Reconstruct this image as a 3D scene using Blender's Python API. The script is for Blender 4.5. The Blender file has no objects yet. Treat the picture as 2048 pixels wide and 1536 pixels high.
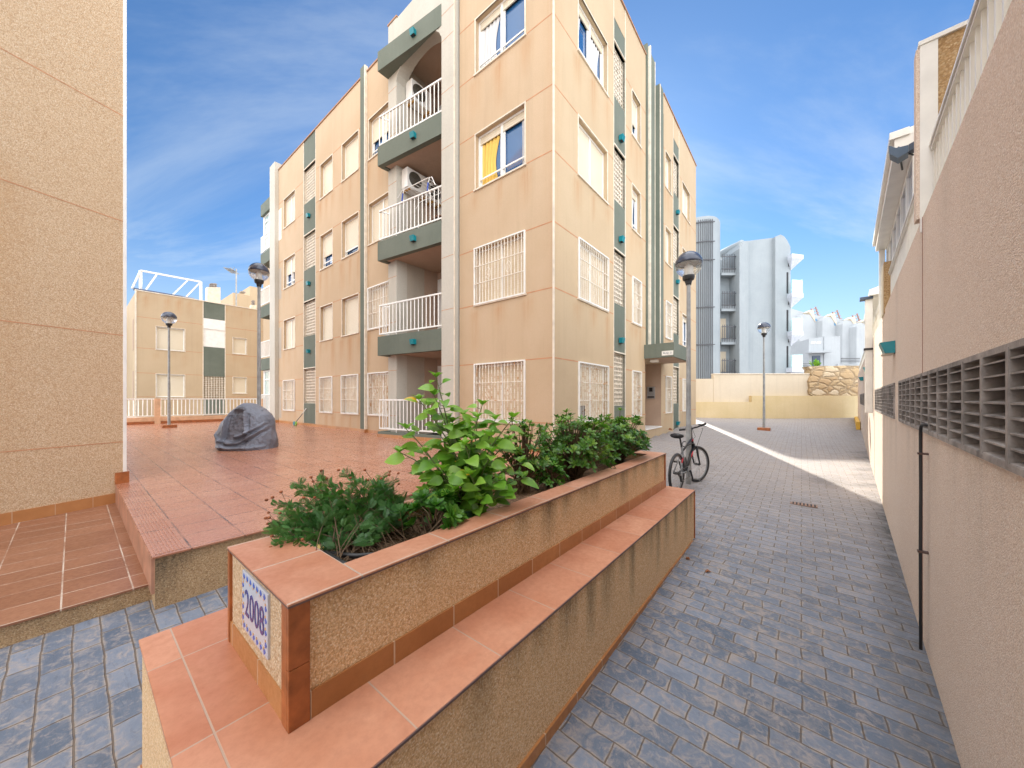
import bpy, math, random
from mathutils import Vector, Matrix, noise as mnoise
R = math.radians
rnd = random.Random(7)
SC = bpy.context.scene
# ---------------------------------------------------------------- camera
cam_d = bpy.data.cameras.new('camera'); cam = bpy.data.objects.new('camera', cam_d)
SC.collection.objects.link(cam); SC.camera = cam
cam.location = (0, 0, 0); cam.rotation_euler = (R(90), 0, 0)
F = 713.0; HY = 797.0
cam_d.sensor_width = 36; cam_d.lens = 36*F/2048; cam_d.shift_y = (HY-768)/2048
cam_d.clip_start = .05; cam_d.clip_end = 3000
SC.render.resolution_x = 1024; SC.render.resolution_y = 768
SC.view_settings.view_transform = 'Standard'; SC.view_settings.look = 'None'
SC.view_settings.gamma = 1; SC.view_settings.exposure = 1.43
# ---------------------------------------------------------------- world
SUN_AZ, SUN_EL = 15.3, 31.0
w = bpy.data.worlds.new('World'); SC.world = w; w.use_nodes = True
nt = w.node_tree; nt.nodes.clear()
def nd(nt, typ, props=None, **ins):
    n = nt.nodes.new('ShaderNode'+typ)
    for k, v in (props or {}).items(): setattr(n, k, v)
    for k, v in ins.items():
        key = int(k[1:]) if k[0] == 'i' and k[1:].isdigit() else k.replace('_', ' ')
        s = n.inputs[key]
        if hasattr(v, 'is_output') or isinstance(v, bpy.types.NodeSocket): nt.links.new(v, s)
        else: s.default_value = v
    return n
def mth(nt, op, a, b=0.0, c=0.0, clamp=False):
    n = nd(nt, 'Math', {'operation': op, 'use_clamp': clamp}, i0=a, i1=b)
    if op in ('MULTIPLY_ADD', 'WRAP', 'SMOOTH_MIN'):
        if isinstance(c, bpy.types.NodeSocket): nt.links.new(c, n.inputs[2])
        else: n.inputs[2].default_value = c
    return n.outputs[0]
def mix(nt, f, a, b, blend='MIX'):
    n = nt.nodes.new('ShaderNodeMix'); n.data_type = 'RGBA'; n.blend_type = blend; n.clamp_factor = True
    for i, v in ((0, f), (6, a), (7, b)):
        if isinstance(v, bpy.types.NodeSocket): nt.links.new(v, n.inputs[i])
        elif i == 0: n.inputs[0].default_value = v
        else: n.inputs[i].default_value = (*v[:3], 1)
    return n.outputs[2]
def mrange(nt, v, a, b, c=0.0, d=1.0, smooth=False):
    n = nd(nt, 'MapRange', {'interpolation_type': 'SMOOTHSTEP' if smooth else 'LINEAR', 'clamp': True}, Value=v)
    n.inputs['From Min'].default_value = a; n.inputs['From Max'].default_value = b
    n.inputs['To Min'].default_value = c; n.inputs['To Max'].default_value = d
    return n.outputs[0]
tc = nd(nt, 'TexCoord').outputs['Generated']
sky = nd(nt, 'TexSky', {'sky_type': 'NISHITA', 'sun_disc': False, 'sun_elevation': R(SUN_EL), 'sun_rotation': R(SUN_AZ),
     'air_density': 1.0, 'dust_density': 0.15, 'ozone_density': 2.5, 'altitude': 0})
sep = nd(nt, 'SeparateXYZ', Vector=tc)
zc = mth(nt, 'ADD', mth(nt, 'MAXIMUM', sep.outputs[2], 0.0), .16)
px_ = mth(nt, 'DIVIDE', sep.outputs[0], zc); py_ = mth(nt, 'DIVIDE', sep.outputs[1], zc)
cv = nd(nt, 'CombineXYZ', X=px_, Y=py_, Z=0.0).outputs[0]
mp = nd(nt, 'Mapping', Vector=cv); mp.inputs['Location'].default_value = (7, 4, 0); mp.inputs['Rotation'].default_value = (0, 0, R(-20)); mp.inputs['Scale'].default_value = (.35, 1.0, 1)
c1 = nd(nt, 'TexNoise', Vector=mp.outputs[0], Scale=.9, Detail=8.0, Roughness=.6, Distortion=.9).outputs[0]
wisps = mrange(nt, c1, .46, .66, 0, 1, True)
hor = mrange(nt, sep.outputs[2], .0, .5, 1, 0, True)          # more haze low down
wis = mth(nt, 'MULTIPLY', wisps, mth(nt, 'ADD', mth(nt, 'MULTIPLY', hor, .6), .30))
# added cloud fill that lifts the shaded walls: unseen sky behind the camera
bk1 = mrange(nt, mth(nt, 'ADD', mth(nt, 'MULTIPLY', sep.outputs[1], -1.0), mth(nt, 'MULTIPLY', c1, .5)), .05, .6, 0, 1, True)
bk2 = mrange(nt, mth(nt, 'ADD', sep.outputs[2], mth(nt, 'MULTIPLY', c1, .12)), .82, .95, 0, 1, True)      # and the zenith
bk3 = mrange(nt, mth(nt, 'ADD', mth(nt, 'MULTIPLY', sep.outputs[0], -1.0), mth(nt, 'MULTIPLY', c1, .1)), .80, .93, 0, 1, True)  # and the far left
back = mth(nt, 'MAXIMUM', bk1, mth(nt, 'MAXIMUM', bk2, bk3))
cl = mth(nt, 'MAXIMUM', mth(nt, 'MAXIMUM', wis, mrange(nt, sep.outputs[2], -.02, .4, .6, .0, True)), back)
SKYK = 0.085
skyc = mix(nt, 1.0, sky.outputs[0], (.41, .58, .72), 'MULTIPLY')
sk = nd(nt, 'VectorMath', {'operation': 'SCALE'}, i0=skyc); sk.inputs['Scale'].default_value = 1
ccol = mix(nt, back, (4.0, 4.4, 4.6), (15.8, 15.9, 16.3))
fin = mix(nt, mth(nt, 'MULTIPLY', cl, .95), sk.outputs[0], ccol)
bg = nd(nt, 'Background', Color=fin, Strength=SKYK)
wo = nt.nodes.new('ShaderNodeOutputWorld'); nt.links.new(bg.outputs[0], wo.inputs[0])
# ---------------------------------------------------------------- sun
sd = bpy.data.lights.new('sun', 'SUN'); sd.energy = 3.4; sd.angle = R(.5); sd.color = (1, .93, .82)
so = bpy.data.objects.new('sun', sd); SC.collection.objects.link(so)
az, el = R(SUN_AZ), R(SUN_EL)
sdir = Vector((math.sin(az)*math.cos(el), math.cos(az)*math.cos(el), math.sin(el)))
so.rotation_euler = sdir.to_track_quat('Z', 'Y').to_euler(); so.location = (0, 0, 30)
# ---------------------------------------------------------------- frames
U = Vector((579, 713, 0)).normalized(); V = Vector((-U.y, U.x, 0))   # U runs along the alley side, V along the terrace side
Z = Vector((0, 0, 1))
RW = Vector((.943, 1, 0)).normalized(); RN = Vector((-RW.y, RW.x, 0)); RO = Vector((.52, 0, 0))
def on_s(s, px):      # sideways t of an image column on the plane s
    k = (px-1024)/F; d = s/(U.x*k+U.y); return (V.x*k+V.y)*d
def on_t(t, px):
    k = (px-1024)/F; d = t/(V.x*k+V.y); return (U.x*k+U.y)*d
def dep(s, t): return U.y*s+V.y*t
def zat(s, t, py): return (HY-py)/F*dep(s, t)
def W(s, t, z=0): return U*s+V*t+Z*z
def at(px, py, D): return Vector(((px-1024)/F*D, D, (HY-py)/F*D))
# ---------------------------------------------------------------- mesh builder
class MB:
    def __init__(s, o=(0, 0, 0)):
        s.v = []; s.f = []; s.m = []; s.a = []; s.mi = 0; s.at = 0.0; s.o = Vector(o)
    def vert(s, p, a=None): s.v.append(Vector(p)-s.o); s.a.append(s.at if a is None else a); return len(s.v)-1
    def face(s, *ids): s.f.append(ids); s.m.append(s.mi)
    def poly(s, pts): s.face(*[s.vert(p) for p in pts])
    def boxf(s, O, X, Y, Zv):   # box from a corner and three edge vectors
        O = Vector(O); i = len(s.v)
        for z in (0, 1):
            for y in (0, 1):
                for x in (0, 1): s.vert(O+X*x+Y*y+Zv*z)
        fl = X.cross(Y).dot(Zv) < 0
        for q in ((0, 2, 3, 1), (4, 5, 7, 6), (0, 1, 5, 4), (2, 6, 7, 3), (0, 4, 6, 2), (1, 3, 7, 5)):
            q = q[::-1] if fl else q
            s.face(*[i+k for k in q])
    def st(s, s0, s1, t0, t1, z0, z1): s.boxf(W(s0, t0, z0), U*(s1-s0), V*(t1-t0), Z*(z1-z0))
    def box(s, x0, x1, y0, y1, z0, z1): s.boxf((x0, y0, z0), Vector((x1-x0, 0, 0)), Vector((0, y1-y0, 0)), Z*(z1-z0))
    def bar(s, p, q, w, h=None):
        p = Vector(p); q = Vector(q); h = h or w; d = q-p; dn = d.normalized()
        x = dn.cross(Z); x = Vector((1, 0, 0)) if x.length < .01 else x.normalized(); y = x.cross(dn).normalized()
        s.boxf(p-x*w/2-y*h/2, x*w, y*h, d)
    def tube(s, pts, r, n=8, cap=True):
        pts = [Vector(p) for p in pts]; rs = r if isinstance(r, (list, tuple)) else [r]*len(pts)
        base = len(s.v); px = None
        for i, p in enumerate(pts):
            d = (pts[min(i+1, len(pts)-1)]-pts[max(i-1, 0)]).normalized()
            if px is None:
                px = d.cross(Z); px = Vector((1, 0, 0)) if px.length < .05 else px.normalized()
            else:
                px = px-d*px.dot(d); px = px.normalized() if px.length > 1e-4 else Vector((1, 0, 0))
            py = d.cross(px)
            for k in range(n):
                a = 2*math.pi*k/n; s.vert(p+(px*math.cos(a)+py*math.sin(a))*rs[i])
        for i in range(len(pts)-1):
            for k in range(n):
                a = base+i*n+k; b = base+i*n+(k+1) % n
                s.face(a, b, b+n, a+n)
        if cap:
            s.face(*[base+k for k in range(n)][::-1]); s.face(*[base+(len(pts)-1)*n+k for k in range(n)])
    def lathe(s, c, prof, n=24, close=False):
        c = Vector(c); base = len(s.v)
        for r, z in prof:
            for k in range(n):
                a = 2*math.pi*k/n; s.vert(c+Vector((r*math.cos(a), r*math.sin(a), z)))
        for i in range(len(prof)-1):
            for k in range(n):
                a = base+i*n+k; b = base+i*n+(k+1) % n
                s.face(a, b, b+n, a+n)
    def ring(s, c, ax, R_, r, n=40, m=8):
        c = Vector(c); ax = Vector(ax).normalized(); x = ax.cross(Z).normalized(); y = ax.cross(x); base = len(s.v)
        for i in range(n):
            a = 2*math.pi*i/n; d = x*math.cos(a)+y*math.sin(a)
            for j in range(m):
                b = 2*math.pi*j/m; s.vert(c+d*(R_+r*math.cos(b))+ax*r*math.sin(b))
        for i in range(n):
            for j in range(m):
                s.face(base+i*m+j, base+i*m+(j+1) % m, base+((i+1) % n)*m+(j+1) % m, base+((i+1) % n)*m+j)
    def prism(s, pts, ext):
        pts = [Vector(p) for p in pts]; ext = Vector(ext); n = len(pts)
        nrm = Vector((0, 0, 0))
        for i in range(n): nrm += pts[i].cross(pts[(i+1) % n])
        if nrm.dot(ext) > 0: pts = pts[::-1]
        i = len(s.v)
        for p in pts: s.vert(p)
        for p in pts: s.vert(p+ext)
        s.face(*range(i, i+n)); s.face(*range(i+2*n-1, i+n-1, -1))
        for k in range(n): s.face(i+(k+1) % n, i+k, i+n+k, i+n+(k+1) % n)
    def build(s, name, mat, parent=None, smooth=False, bevel=0, loc=None):
        me = bpy.data.meshes.new(name); me.from_pydata([tuple(v) for v in s.v], [], s.f)
        for m in (mat if isinstance(mat, (list, tuple)) else [mat]): me.materials.append(m)
        me.polygons.foreach_set('material_index', s.m)
        if smooth: me.polygons.foreach_set('use_smooth', [True]*len(s.f))
        at_ = me.attributes.new('mark', 'FLOAT', 'POINT'); at_.data.foreach_set('value', s.a)
        me.update(); o = bpy.data.objects.new(name, me); SC.collection.objects.link(o)
        if parent is not None:
            o.parent = parent; pw = parent
            off = Vector((0, 0, 0))
            while pw is not None: off += pw.location; pw = pw.parent
            o.location = s.o-off
        else: o.location = s.o
        if bevel:
            b = o.modifiers.new('bevel', 'BEVEL'); b.width = bevel; b.segments = 2; b.limit_method = 'ANGLE'
        return o
def tag(o, label=None, cat=None, group=None, kind=None):
    for k, v in (('label', label), ('category', cat), ('group', group), ('kind', kind)):
        if v: o[k] = v
    return o
def thing(name, loc, label, cat, group=None):
    o = bpy.data.objects.new(name, None); SC.collection.objects.link(o); o.location = Vector(loc)
    o.empty_display_size = .2
    return tag(o, label, cat, group)
def copy_tree(o, parent=None):
    c = o.copy(); SC.collection.objects.link(c); c.parent = parent
    for ch in list(o.children): copy_tree(ch, c)
    return c
# ---------------------------------------------------------------- materials
def newmat(name):
    m = bpy.data.materials.new(name); m.use_nodes = True; t = m.node_tree
    b = t.nodes['Principled BSDF']; return m, t, b
def pos(t, rot=True, off=(0, 0, 0)):
    g = nd(t, 'NewGeometry').outputs['Position']
    if not rot: return g
    m = nd(t, 'Mapping', {'vector_type': 'POINT'}, Vector=g); m.inputs['Rotation'].default_value = (0, 0, -math.atan2(U.y, U.x)); m.inputs['Location'].default_value = off
    return m.outputs[0]
def noi(t, vec, scale, detail=3.0, rough=.55, dist=0.0): return nd(t, 'TexNoise', Vector=vec, Scale=scale, Detail=detail, Roughness=rough, Distortion=dist).outputs[0]
def bump(t, b, h, strength=.3, dist=.01):
    n = nd(t, 'Bump', Height=h, Strength=strength, Distance=dist); t.links.new(n.outputs[0], b.inputs['Normal'])
def setc(t, b, c, rough=.8):
    if isinstance(c, bpy.types.NodeSocket): t.links.new(c, b.inputs['Base Color'])
    else: b.inputs['Base Color'].default_value = (*c, 1)
    if isinstance(rough, bpy.types.NodeSocket): t.links.new(rough, b.inputs['Roughness'])
    else: b.inputs['Roughness'].default_value = rough
def simple(name, c, rough=.5, metal=0.0, var=.12, vs=6.0, bs=0.0):
    m, t, b = newmat(name); p = pos(t, False); n = noi(t, p, vs, 4)
    c2 = tuple(x*(1-var*1.5) for x in c); c3 = tuple(min(1, x*(1+var)) for x in c)
    setc(t, b, mix(t, mrange(t, n, .3, .7), c2, c3), rough); b.inputs['Metallic'].default_value = metal
    if bs: bump(t, b, noi(t, p, vs*12, 3), bs, .004)
    return m
def markat(t): return nd(t, 'Attribute', {'attribute_name': 'mark'}).outputs['Fac']
def stucco(name, ca, cb, stain=(.42, .2, .07), grain=60., bs=.35):
    m, t, b = newmat(name); p = pos(t)
    n1 = noi(t, p, .55, 4, .6, .3); n2 = noi(t, p, grain, 3, .7)
    c = mix(t, mrange(t, n1, .32, .68), ca, cb)
    c = mix(t, mrange(t, n2, .35, .75, 0, .28), c, tuple(x*.62 for x in ca))
    st = nd(t, 'Mapping', Vector=p); st.inputs['Scale'].default_value = (3.2, 3.2, .16)
    n3 = noi(t, st.outputs[0], 1.6, 4, .65)
    c = mix(t, mrange(t, n3, .52, .8, 0, .32), c, tuple(x*.74 for x in ca))
    n4 = noi(t, st.outputs[0], 6.0, 3, .6)
    k = mth(t, 'MULTIPLY', markat(t), mrange(t, n4, .3, .62, .25, 1.0))
    c = mix(t, mth(t, 'MULTIPLY', k, 1.0), c, stain)
    setc(t, b, c, .92); bump(t, b, n2, bs, .006); return m
def pebble(name, cols, scale=150., stain=(.07, .06, .03), bs=.5, big=.4):
    m, t, b = newmat(name); p = pos(t)
    v = nd(t, 'TexVoronoi', {'feature': 'F1'}, Vector=p, Scale=scale)
    hs = nd(t, 'SeparateColor', Color=v.outputs['Color']).outputs[0]
    cr = nd(t, 'ValToRGB', Fac=hs); e = cr.color_ramp
    while len(e.elements) < len(cols): e.elements.new(.5)
    for i, c in enumerate(cols): e.elements[i].position = i/(len(cols)-1); e.elements[i].color = (*c, 1)
    d = mrange(t, v.outputs['Distance'], .25, .75, 0, 1)
    c = mix(t, mth(t, 'MULTIPLY', d, .28), cr.outputs[0], tuple(x*.42 for x in cols[0]))
    n1 = noi(t, p, .8, 5, .6)
    c = mix(t, mrange(t, n1, .35, .7, 0, big), c, tuple(x*.8 for x in cols[1]))
    st = nd(t, 'Mapping', Vector=p); st.inputs['Scale'].default_value = (9, 9, 1.6)
    n3 = noi(t, st.outputs[0], 2.2, 5, .7)
    k = mth(t, 'MULTIPLY', markat(t), mrange(t, n3, .25, .62, .15, 1.0))
    k = mth(t, 'MULTIPLY', k, mrange(t, hs, 0, 1, .95, .6))
    c = mix(t, k, c, stain)
    setc(t, b, c, .85); bump(t, b, mth(t, 'SUBTRACT', 1.0, v.outputs['Distance']), bs, .004); return m
def tiles(name, ca, cb, w_, h_, axes='st', grout=(.3, .24, .2), mortar=.006, rough=.4, off=(0, 0), shift=0.0, big=2.2, edge=.15, gn=0.0, fine=.35):
    m, t, b = newmat(name); p = pos(t); sp = nd(t, 'SeparateXYZ', Vector=p).outputs
    ax = {'s': sp[0], 't': sp[1], 'z': sp[2]}
    vec = nd(t, 'CombineXYZ', X=mth(t, 'ADD', ax[axes[0]], off[0]), Y=mth(t, 'ADD', ax[axes[1]], off[1]), Z=0.0).outputs[0]
    br = nd(t, 'TexBrick', {'offset': shift, 'offset_frequency': 2, 'squash': 1.0}, Vector=vec, Scale=1.0)
    br.inputs['Brick Width'].default_value = w_; br.inputs['Row Height'].default_value = h_; br.inputs['Mortar Size'].default_value = mortar
    br.inputs['Mortar Smooth'].default_value = .3
    br.inputs['Color1'].default_value = (0, 0, 0, 1); br.inputs['Color2'].default_value = (1, 1, 1, 1); br.inputs['Mortar'].default_value = (.5, .5, .5, 1)
    idn = nd(t, 'SeparateColor', Color=br.outputs[0]).outputs[0]
    n1 = noi(t, p, big, 5, .62, .6); n2 = noi(t, p, 34., 4, .7)
    f = mth(t, 'ADD', mth(t, 'MULTIPLY', n1, .75), mth(t, 'MULTIPLY', idn, .28))
    c = mix(t, mrange(t, f, .3, .75), ca, cb)
    c = mix(t, mrange(t, n2, .4, .8, 0, fine), c, tuple(x*.68 for x in ca))
    mk = br.outputs['Fac']
    if gn: mk = mth(t, 'MULTIPLY', mk, mrange(t, noi(t, p, 2.7, 4, .7), .5-gn*.3, .5+gn*.3, .15, 1.0))
    c = mix(t, mk, c, grout)
    c = mix(t, mth(t, 'MULTIPLY', markat(t), mrange(t, n1, .3, .6, .3, 1)), c, (.06, .05, .03))
    setc(t, b, c, mrange(t, n2, .3, .7, rough*.8, rough*1.25))
    bump(t, b, mth(t, 'SUBTRACT', 1.0, br.outputs['Fac']), .35, .004); return m

MAT = {}
MAT['peach'] = stucco('peach_stucco', (.505, .37, .235), (.56, .42, .28))
MAT['peach2'] = stucco('yellow_peach_stucco', (.49, .37, .235), (.54, .415, .27))
MAT['cream'] = stucco('cream_stone', (.50, .47, .40), (.56, .53, .46), grain=30., bs=.12)
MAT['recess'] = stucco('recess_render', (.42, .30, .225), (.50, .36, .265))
MAT['grey_side'] = stucco('grey_render', (.42, .37, .30), (.50, .44, .36), bs=.4)
MAT['green'] = stucco('green_render', (.12, .14, .11), (.165, .185, .15), stain=(.3, .22, .1), grain=40., bs=.35)
MAT['trim'] = simple('pale_trim', (.72, .64, .52), .6)
MAT['joint'] = simple('joint_line', (.52, .25, .13), .9)
MAT['white'] = simple('white_paint', (.82, .81, .77), .35, var=.05)
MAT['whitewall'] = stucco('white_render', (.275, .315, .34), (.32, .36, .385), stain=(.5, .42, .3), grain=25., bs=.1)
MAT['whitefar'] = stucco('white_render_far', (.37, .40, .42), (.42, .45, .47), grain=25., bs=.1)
MAT['beigewall'] = stucco('beige_render', (.58, .50, .38), (.64, .56, .44), grain=30.)
MAT['yellowwall'] = stucco('ochre_render', (.58, .46, .25), (.65, .53, .33), stain=(.5, .25, .1), grain=30.)
MAT['creamhouse'] = stucco('cream_render', (.78, .71, .55), (.84, .78, .63), grain=40., bs=.1)
MAT['dark'] = simple('dark_interior', (.03, .03, .035), .9)
MAT['black'] = simple('black_rubber', (.018, .018, .02), .45)
MAT['grille_dark'] = simple('dark_steel', (.07, .075, .085), .45)
MAT['pole'] = simple('grey_pole_paint', (.30, .31, .31), .42, var=.2)
MAT['teal'] = simple('teal_paint', (.0, .2, .24), .4)
MAT['concrete'] = simple('vent_concrete', (.30, .27, .25), .85, var=.35, vs=9., bs=.4)
MAT['rustsk'] = tiles('skirting_tile', (.40, .175, .065), (.52, .255, .10), .33, 3.0, 'tz', off=(.1, 1.5), grout=(.5, .38, .28), mortar=.004, rough=.35)
MAT['rustsk_s'] = tiles('skirting_tile_side', (.36, .15, .05), (.50, .235, .085), .31, 3.0, 'sz', off=(.13, 1.5), grout=(.55, .42, .3), mortar=.004, rough=.35)
MAT['edge_tile'] = simple('corner_tile', (.36, .115, .035), .35, var=.25, vs=14.)
MAT['terrace'] = tiles('terrace_tile', (.37, .15, .085), (.45, .215, .135), .333, .333, 'st', grout=(.10, .06, .05), mortar=.007, rough=.27, gn=.5, off=(.1, .05), big=1.1, fine=.12)
MAT['platform'] = tiles('step_tile', (.23, .095, .05), (.33, .155, .09), .325, .27, 'st', grout=(.56, .47, .39), mortar=.005, rough=.38, gn=.3, off=(.05, .02))
MAT['bench'] = tiles('bench_tile', (.46, .18, .095), (.60, .30, .185), .41, .52, 'st', grout=(.45, .32, .24), mortar=.0035, rough=.42, off=(.13, .13), big=4.5)
MAT['coping'] = tiles('coping_tile', (.46, .19, .105), (.60, .315, .205), .41, .34, 'st', grout=(.5, .4, .32), mortar=.004, rough=.42, off=(.155, -.23), big=4.5)
MAT['coping_edge'] = simple('tile_edge', (.14, .09, .085), .5)
MAT['peb'] = pebble('planter_pebbledash', [(.54, .31, .145), (.78, .53, .29), (.89, .67, .42), (.64, .39, .18), (.94, .79, .57)], 175., big=.15)
MAT['pebpink'] = pebble('wall_pebbledash', [(.68, .52, .41), (.80, .65, .53), (.88, .75, .64), (.72, .57, .46), (.92, .84, .76)], 170., big=.2)
MAT['pebpale'] = pebble('side_pebbledash', [(.46, .295, .165), (.60, .43, .27), (.70, .54, .365), (.50, .32, .17), (.74, .61, .44)], 125., stain=(.45, .24, .09), big=.25, bs=.6)
MAT['pebkerb'] = pebble('kerb_pebbledash', [(.28, .17, .085), (.48, .32, .17), (.58, .40, .22), (.36, .21, .1), (.64, .48, .3)], 150., stain=(.05, .04, .025))
MAT['pebbrown'] = pebble('divider_pebbledash', [(.33, .19, .08), (.50, .32, .15), (.60, .42, .23), (.42, .24, .1), (.66, .5, .3)], 90.)
# stamped paving
m, t, b = newmat('stamped_paving'); p = pos(t); sp = nd(t, 'SeparateXYZ', Vector=p).outputs
wob = noi(t, p, 3.0, 3, .5); wobx = mth(t, 'MULTIPLY', mth(t, 'SUBTRACT', wob, .5), .05)
vec = nd(t, 'CombineXYZ', X=mth(t, 'ADD', sp[1], wobx), Y=mth(t, 'ADD', sp[0], mth(t, 'MULTIPLY', wobx, .6)), Z=0.0).outputs[0]
br = nd(t, 'TexBrick', {'offset': .47, 'offset_frequency': 2}, Vector=vec, Scale=1.0)
br.inputs['Brick Width'].default_value = .235; br.inputs['Row Height'].default_value = .118; br.inputs['Mortar Size'].default_value = .0042; br.inputs['Mortar Smooth'].default_value = .55
br.inputs['Color1'].default_value = (0, 0, 0, 1); br.inputs['Color2'].default_value = (1, 1, 1, 1)
idn = nd(t, 'SeparateColor', Color=br.outputs[0]).outputs[0]
nA = noi(t, p, 5.5, 7, .68, .8); nB = noi(t, p, .55, 4, .6); nC = noi(t, p, 45., 4, .7)
nS = nd(t, 'Mapping', Vector=p); nS.inputs['Scale'].default_value = (14, 4, 4); nE = noi(t, nS.outputs[0], 2.2, 5, .7, 1.0)
base = mix(t, mrange(t, mth(t, 'ADD', mth(t, 'MULTIPLY', idn, .5), mth(t, 'MULTIPLY', nA, .6)), .3, .85), (.085, .113, .16), (.195, .228, .29))
nF = noi(t, p, 13., 5, .72, 1.5)
warm = mix(t, mrange(t, mth(t, 'ADD', mth(t, 'MULTIPLY', nA, .5), mth(t, 'MULTIPLY', nF, .5)), .47, .58, 0, .85), base, (.36, .30, .25))
base = mix(t, mrange(t, nF, .52, .66, 0, .6), base, (.33, .29, .27))
dist_ = mrange(t, sp[0], 2.5, 8.5, 0, 1, True)                # the far part turns a paler, warmer grey
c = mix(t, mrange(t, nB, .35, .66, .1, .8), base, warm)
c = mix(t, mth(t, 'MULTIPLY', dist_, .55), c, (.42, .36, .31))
c = mix(t, mrange(t, nE, .55, .78, 0, .55), c, (.05, .06, .085))
c = mix(t, mrange(t, nC, .55, .8, 0, .3), c, (.5, .42, .34))
be = nd(t, 'TexBrick', {'offset': .47, 'offset_frequency': 2}, Vector=vec, Scale=1.0)
be.inputs['Brick Width'].default_value = .235; be.inputs['Row Height'].default_value = .118; be.inputs['Mortar Size'].default_value = .017; be.inputs['Mortar Smooth'].default_value = 1.0
c = mix(t, mth(t, 'MULTIPLY', be.outputs['Fac'], mrange(t, nF, .40, .56, .12, .95)), c, (.34, .285, .235))
c = mix(t, mth(t, 'MULTIPLY', br.outputs['Fac'], mrange(t, nB, .3, .7, .9, .7)), c, (.13, .095, .07))
c = mix(t, mth(t, 'MULTIPLY', markat(t), mrange(t, nA, .35, .6, .3, 1)), c, (.05, .05, .05))
setc(t, b, c, mrange(t, nA, .3, .7, .5, .8))
hh = mth(t, 'ADD', mth(t, 'MULTIPLY', mth(t, 'SUBTRACT', 1.0, br.outputs['Fac']), 1.0), mth(t, 'MULTIPLY', nE, .5))
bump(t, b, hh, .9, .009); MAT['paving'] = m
# shutters
m, t, b = newmat('roller_shutter'); p = pos(t); z_ = nd(t, 'SeparateXYZ', Vector=p).outputs[2]
fr = mth(t, 'FRACT', mth(t, 'MULTIPLY', z_, 1/.052)); g = mrange(t, fr, .0, .16, 1, 0)
n = noi(t, p, 1.4, 3); c = mix(t, mrange(t, n, .3, .7), (.68, .61, .47), (.72, .66, .53)); c = mix(t, mth(t, 'MULTIPLY', g, .6), c, (.40, .32, .2))
c = mix(t, mth(t, 'MULTIPLY', markat(t), .5), c, (.6, .35, .12))
setc(t, b, c, .55); bump(t, b, mth(t, 'SUBTRACT', 1.0, g), .5, .008); MAT['shutter'] = m
# grilles: white paint with rust
m, t, b = newmat('rusty_white_paint'); p = pos(t); n = noi(t, p, 9., 5, .7); n2 = noi(t, p, 1.3, 2)
k = mth(t, 'MULTIPLY', mrange(t, n, .48, .66), markat(t))
c = mix(t, k, (.83, .79, .70), (.50, .23, .06)); setc(t, b, c, .5); MAT['grille'] = m
# glass of windows seen from outside
m, t, b = newmat('window_glass'); b.inputs['Base Color'].default_value = (.02, .10, .26, 1); b.inputs['Roughness'].default_value = .04
b.inputs['Specular IOR Level'].default_value = .9; b.inputs['Transmission Weight'].default_value = 0.0; b.inputs['Coat Weight'].default_value = .6; b.inputs['Coat Roughness'].default_value = .03; MAT['pane'] = m
m, t, b = newmat('clear_plastic'); b.inputs['Base Color'].default_value = (.86, .88, .88, 1); b.inputs['Roughness'].default_value = .03
b.inputs['Transmission Weight'].default_value = .85; b.inputs['IOR'].default_value = 1.2; b.inputs['Alpha'].default_value = .55; MAT['clear'] = m
m, t, b = newmat('greenish_glass'); b.inputs['Base Color'].default_value = (.62, .82, .82, 1); b.inputs['Roughness'].default_value = .05
b.inputs['Alpha'].default_value = .45; MAT['gglass'] = m
MAT['curtain_y'] = simple('yellow_curtain', (.75, .50, .12), .9, var=.06, vs=3.)
MAT['curtain_w'] = simple('white_curtain', (.62, .62, .62), .9, var=.06, vs=3.)
# leaves
def leafmat(name, dark, mid, light, dead=(.62, .36, .04), deadk=.955):
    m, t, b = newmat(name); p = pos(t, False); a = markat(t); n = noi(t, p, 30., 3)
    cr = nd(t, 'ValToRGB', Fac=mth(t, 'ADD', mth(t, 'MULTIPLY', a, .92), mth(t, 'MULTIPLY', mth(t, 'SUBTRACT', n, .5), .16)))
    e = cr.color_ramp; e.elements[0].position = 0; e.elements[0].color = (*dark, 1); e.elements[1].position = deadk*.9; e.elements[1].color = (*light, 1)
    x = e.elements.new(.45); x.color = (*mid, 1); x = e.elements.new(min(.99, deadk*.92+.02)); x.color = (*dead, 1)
    t.links.new(cr.outputs[0], b.inputs['Base Color']); b.inputs['Roughness'].default_value = .38
    tr = nd(t, 'BsdfTranslucent', Color=mix(t, 1.0, cr.outputs[0], (1.2, 1.5, .5), 'MULTIPLY')); ms = nd(t, 'MixShader', Fac=.28)
    t.links.new(b.outputs[0], ms.inputs[1]); t.links.new(tr.outputs[0], ms.inputs[2])
    t.links.new(ms.outputs[0], t.nodes['Material Output'].inputs[0]); return m
MAT['hib'] = leafmat('broad_leaf', (.055, .14, .02), (.13, .30, .03), (.26, .45, .06), (.75, .45, .04))
MAT['daisy'] = leafmat('feathery_leaf', (.035, .09, .03), (.065, .19, .05), (.15, .33, .09))
MAT['pit'] = leafmat('glossy_leaf', (.03, .09, .015), (.08, .20, .03), (.24, .37, .05), (.3, .1, .05))
MAT['succ'] = leafmat('succulent_leaf', (.03, .09, .015), (.07, .21, .03), (.17, .35, .04), (.35, .12, .06))
MAT['stem'] = simple('plant_stem', (.14, .09, .05), .8)
MAT['greenstem'] = simple('green_stem', (.12, .16, .05), .7)
m, t, b = newmat('soil'); p = pos(t); v = nd(t, 'TexVoronoi', Vector=p, Scale=70.); n = noi(t, p, 9., 6, .7)
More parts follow.
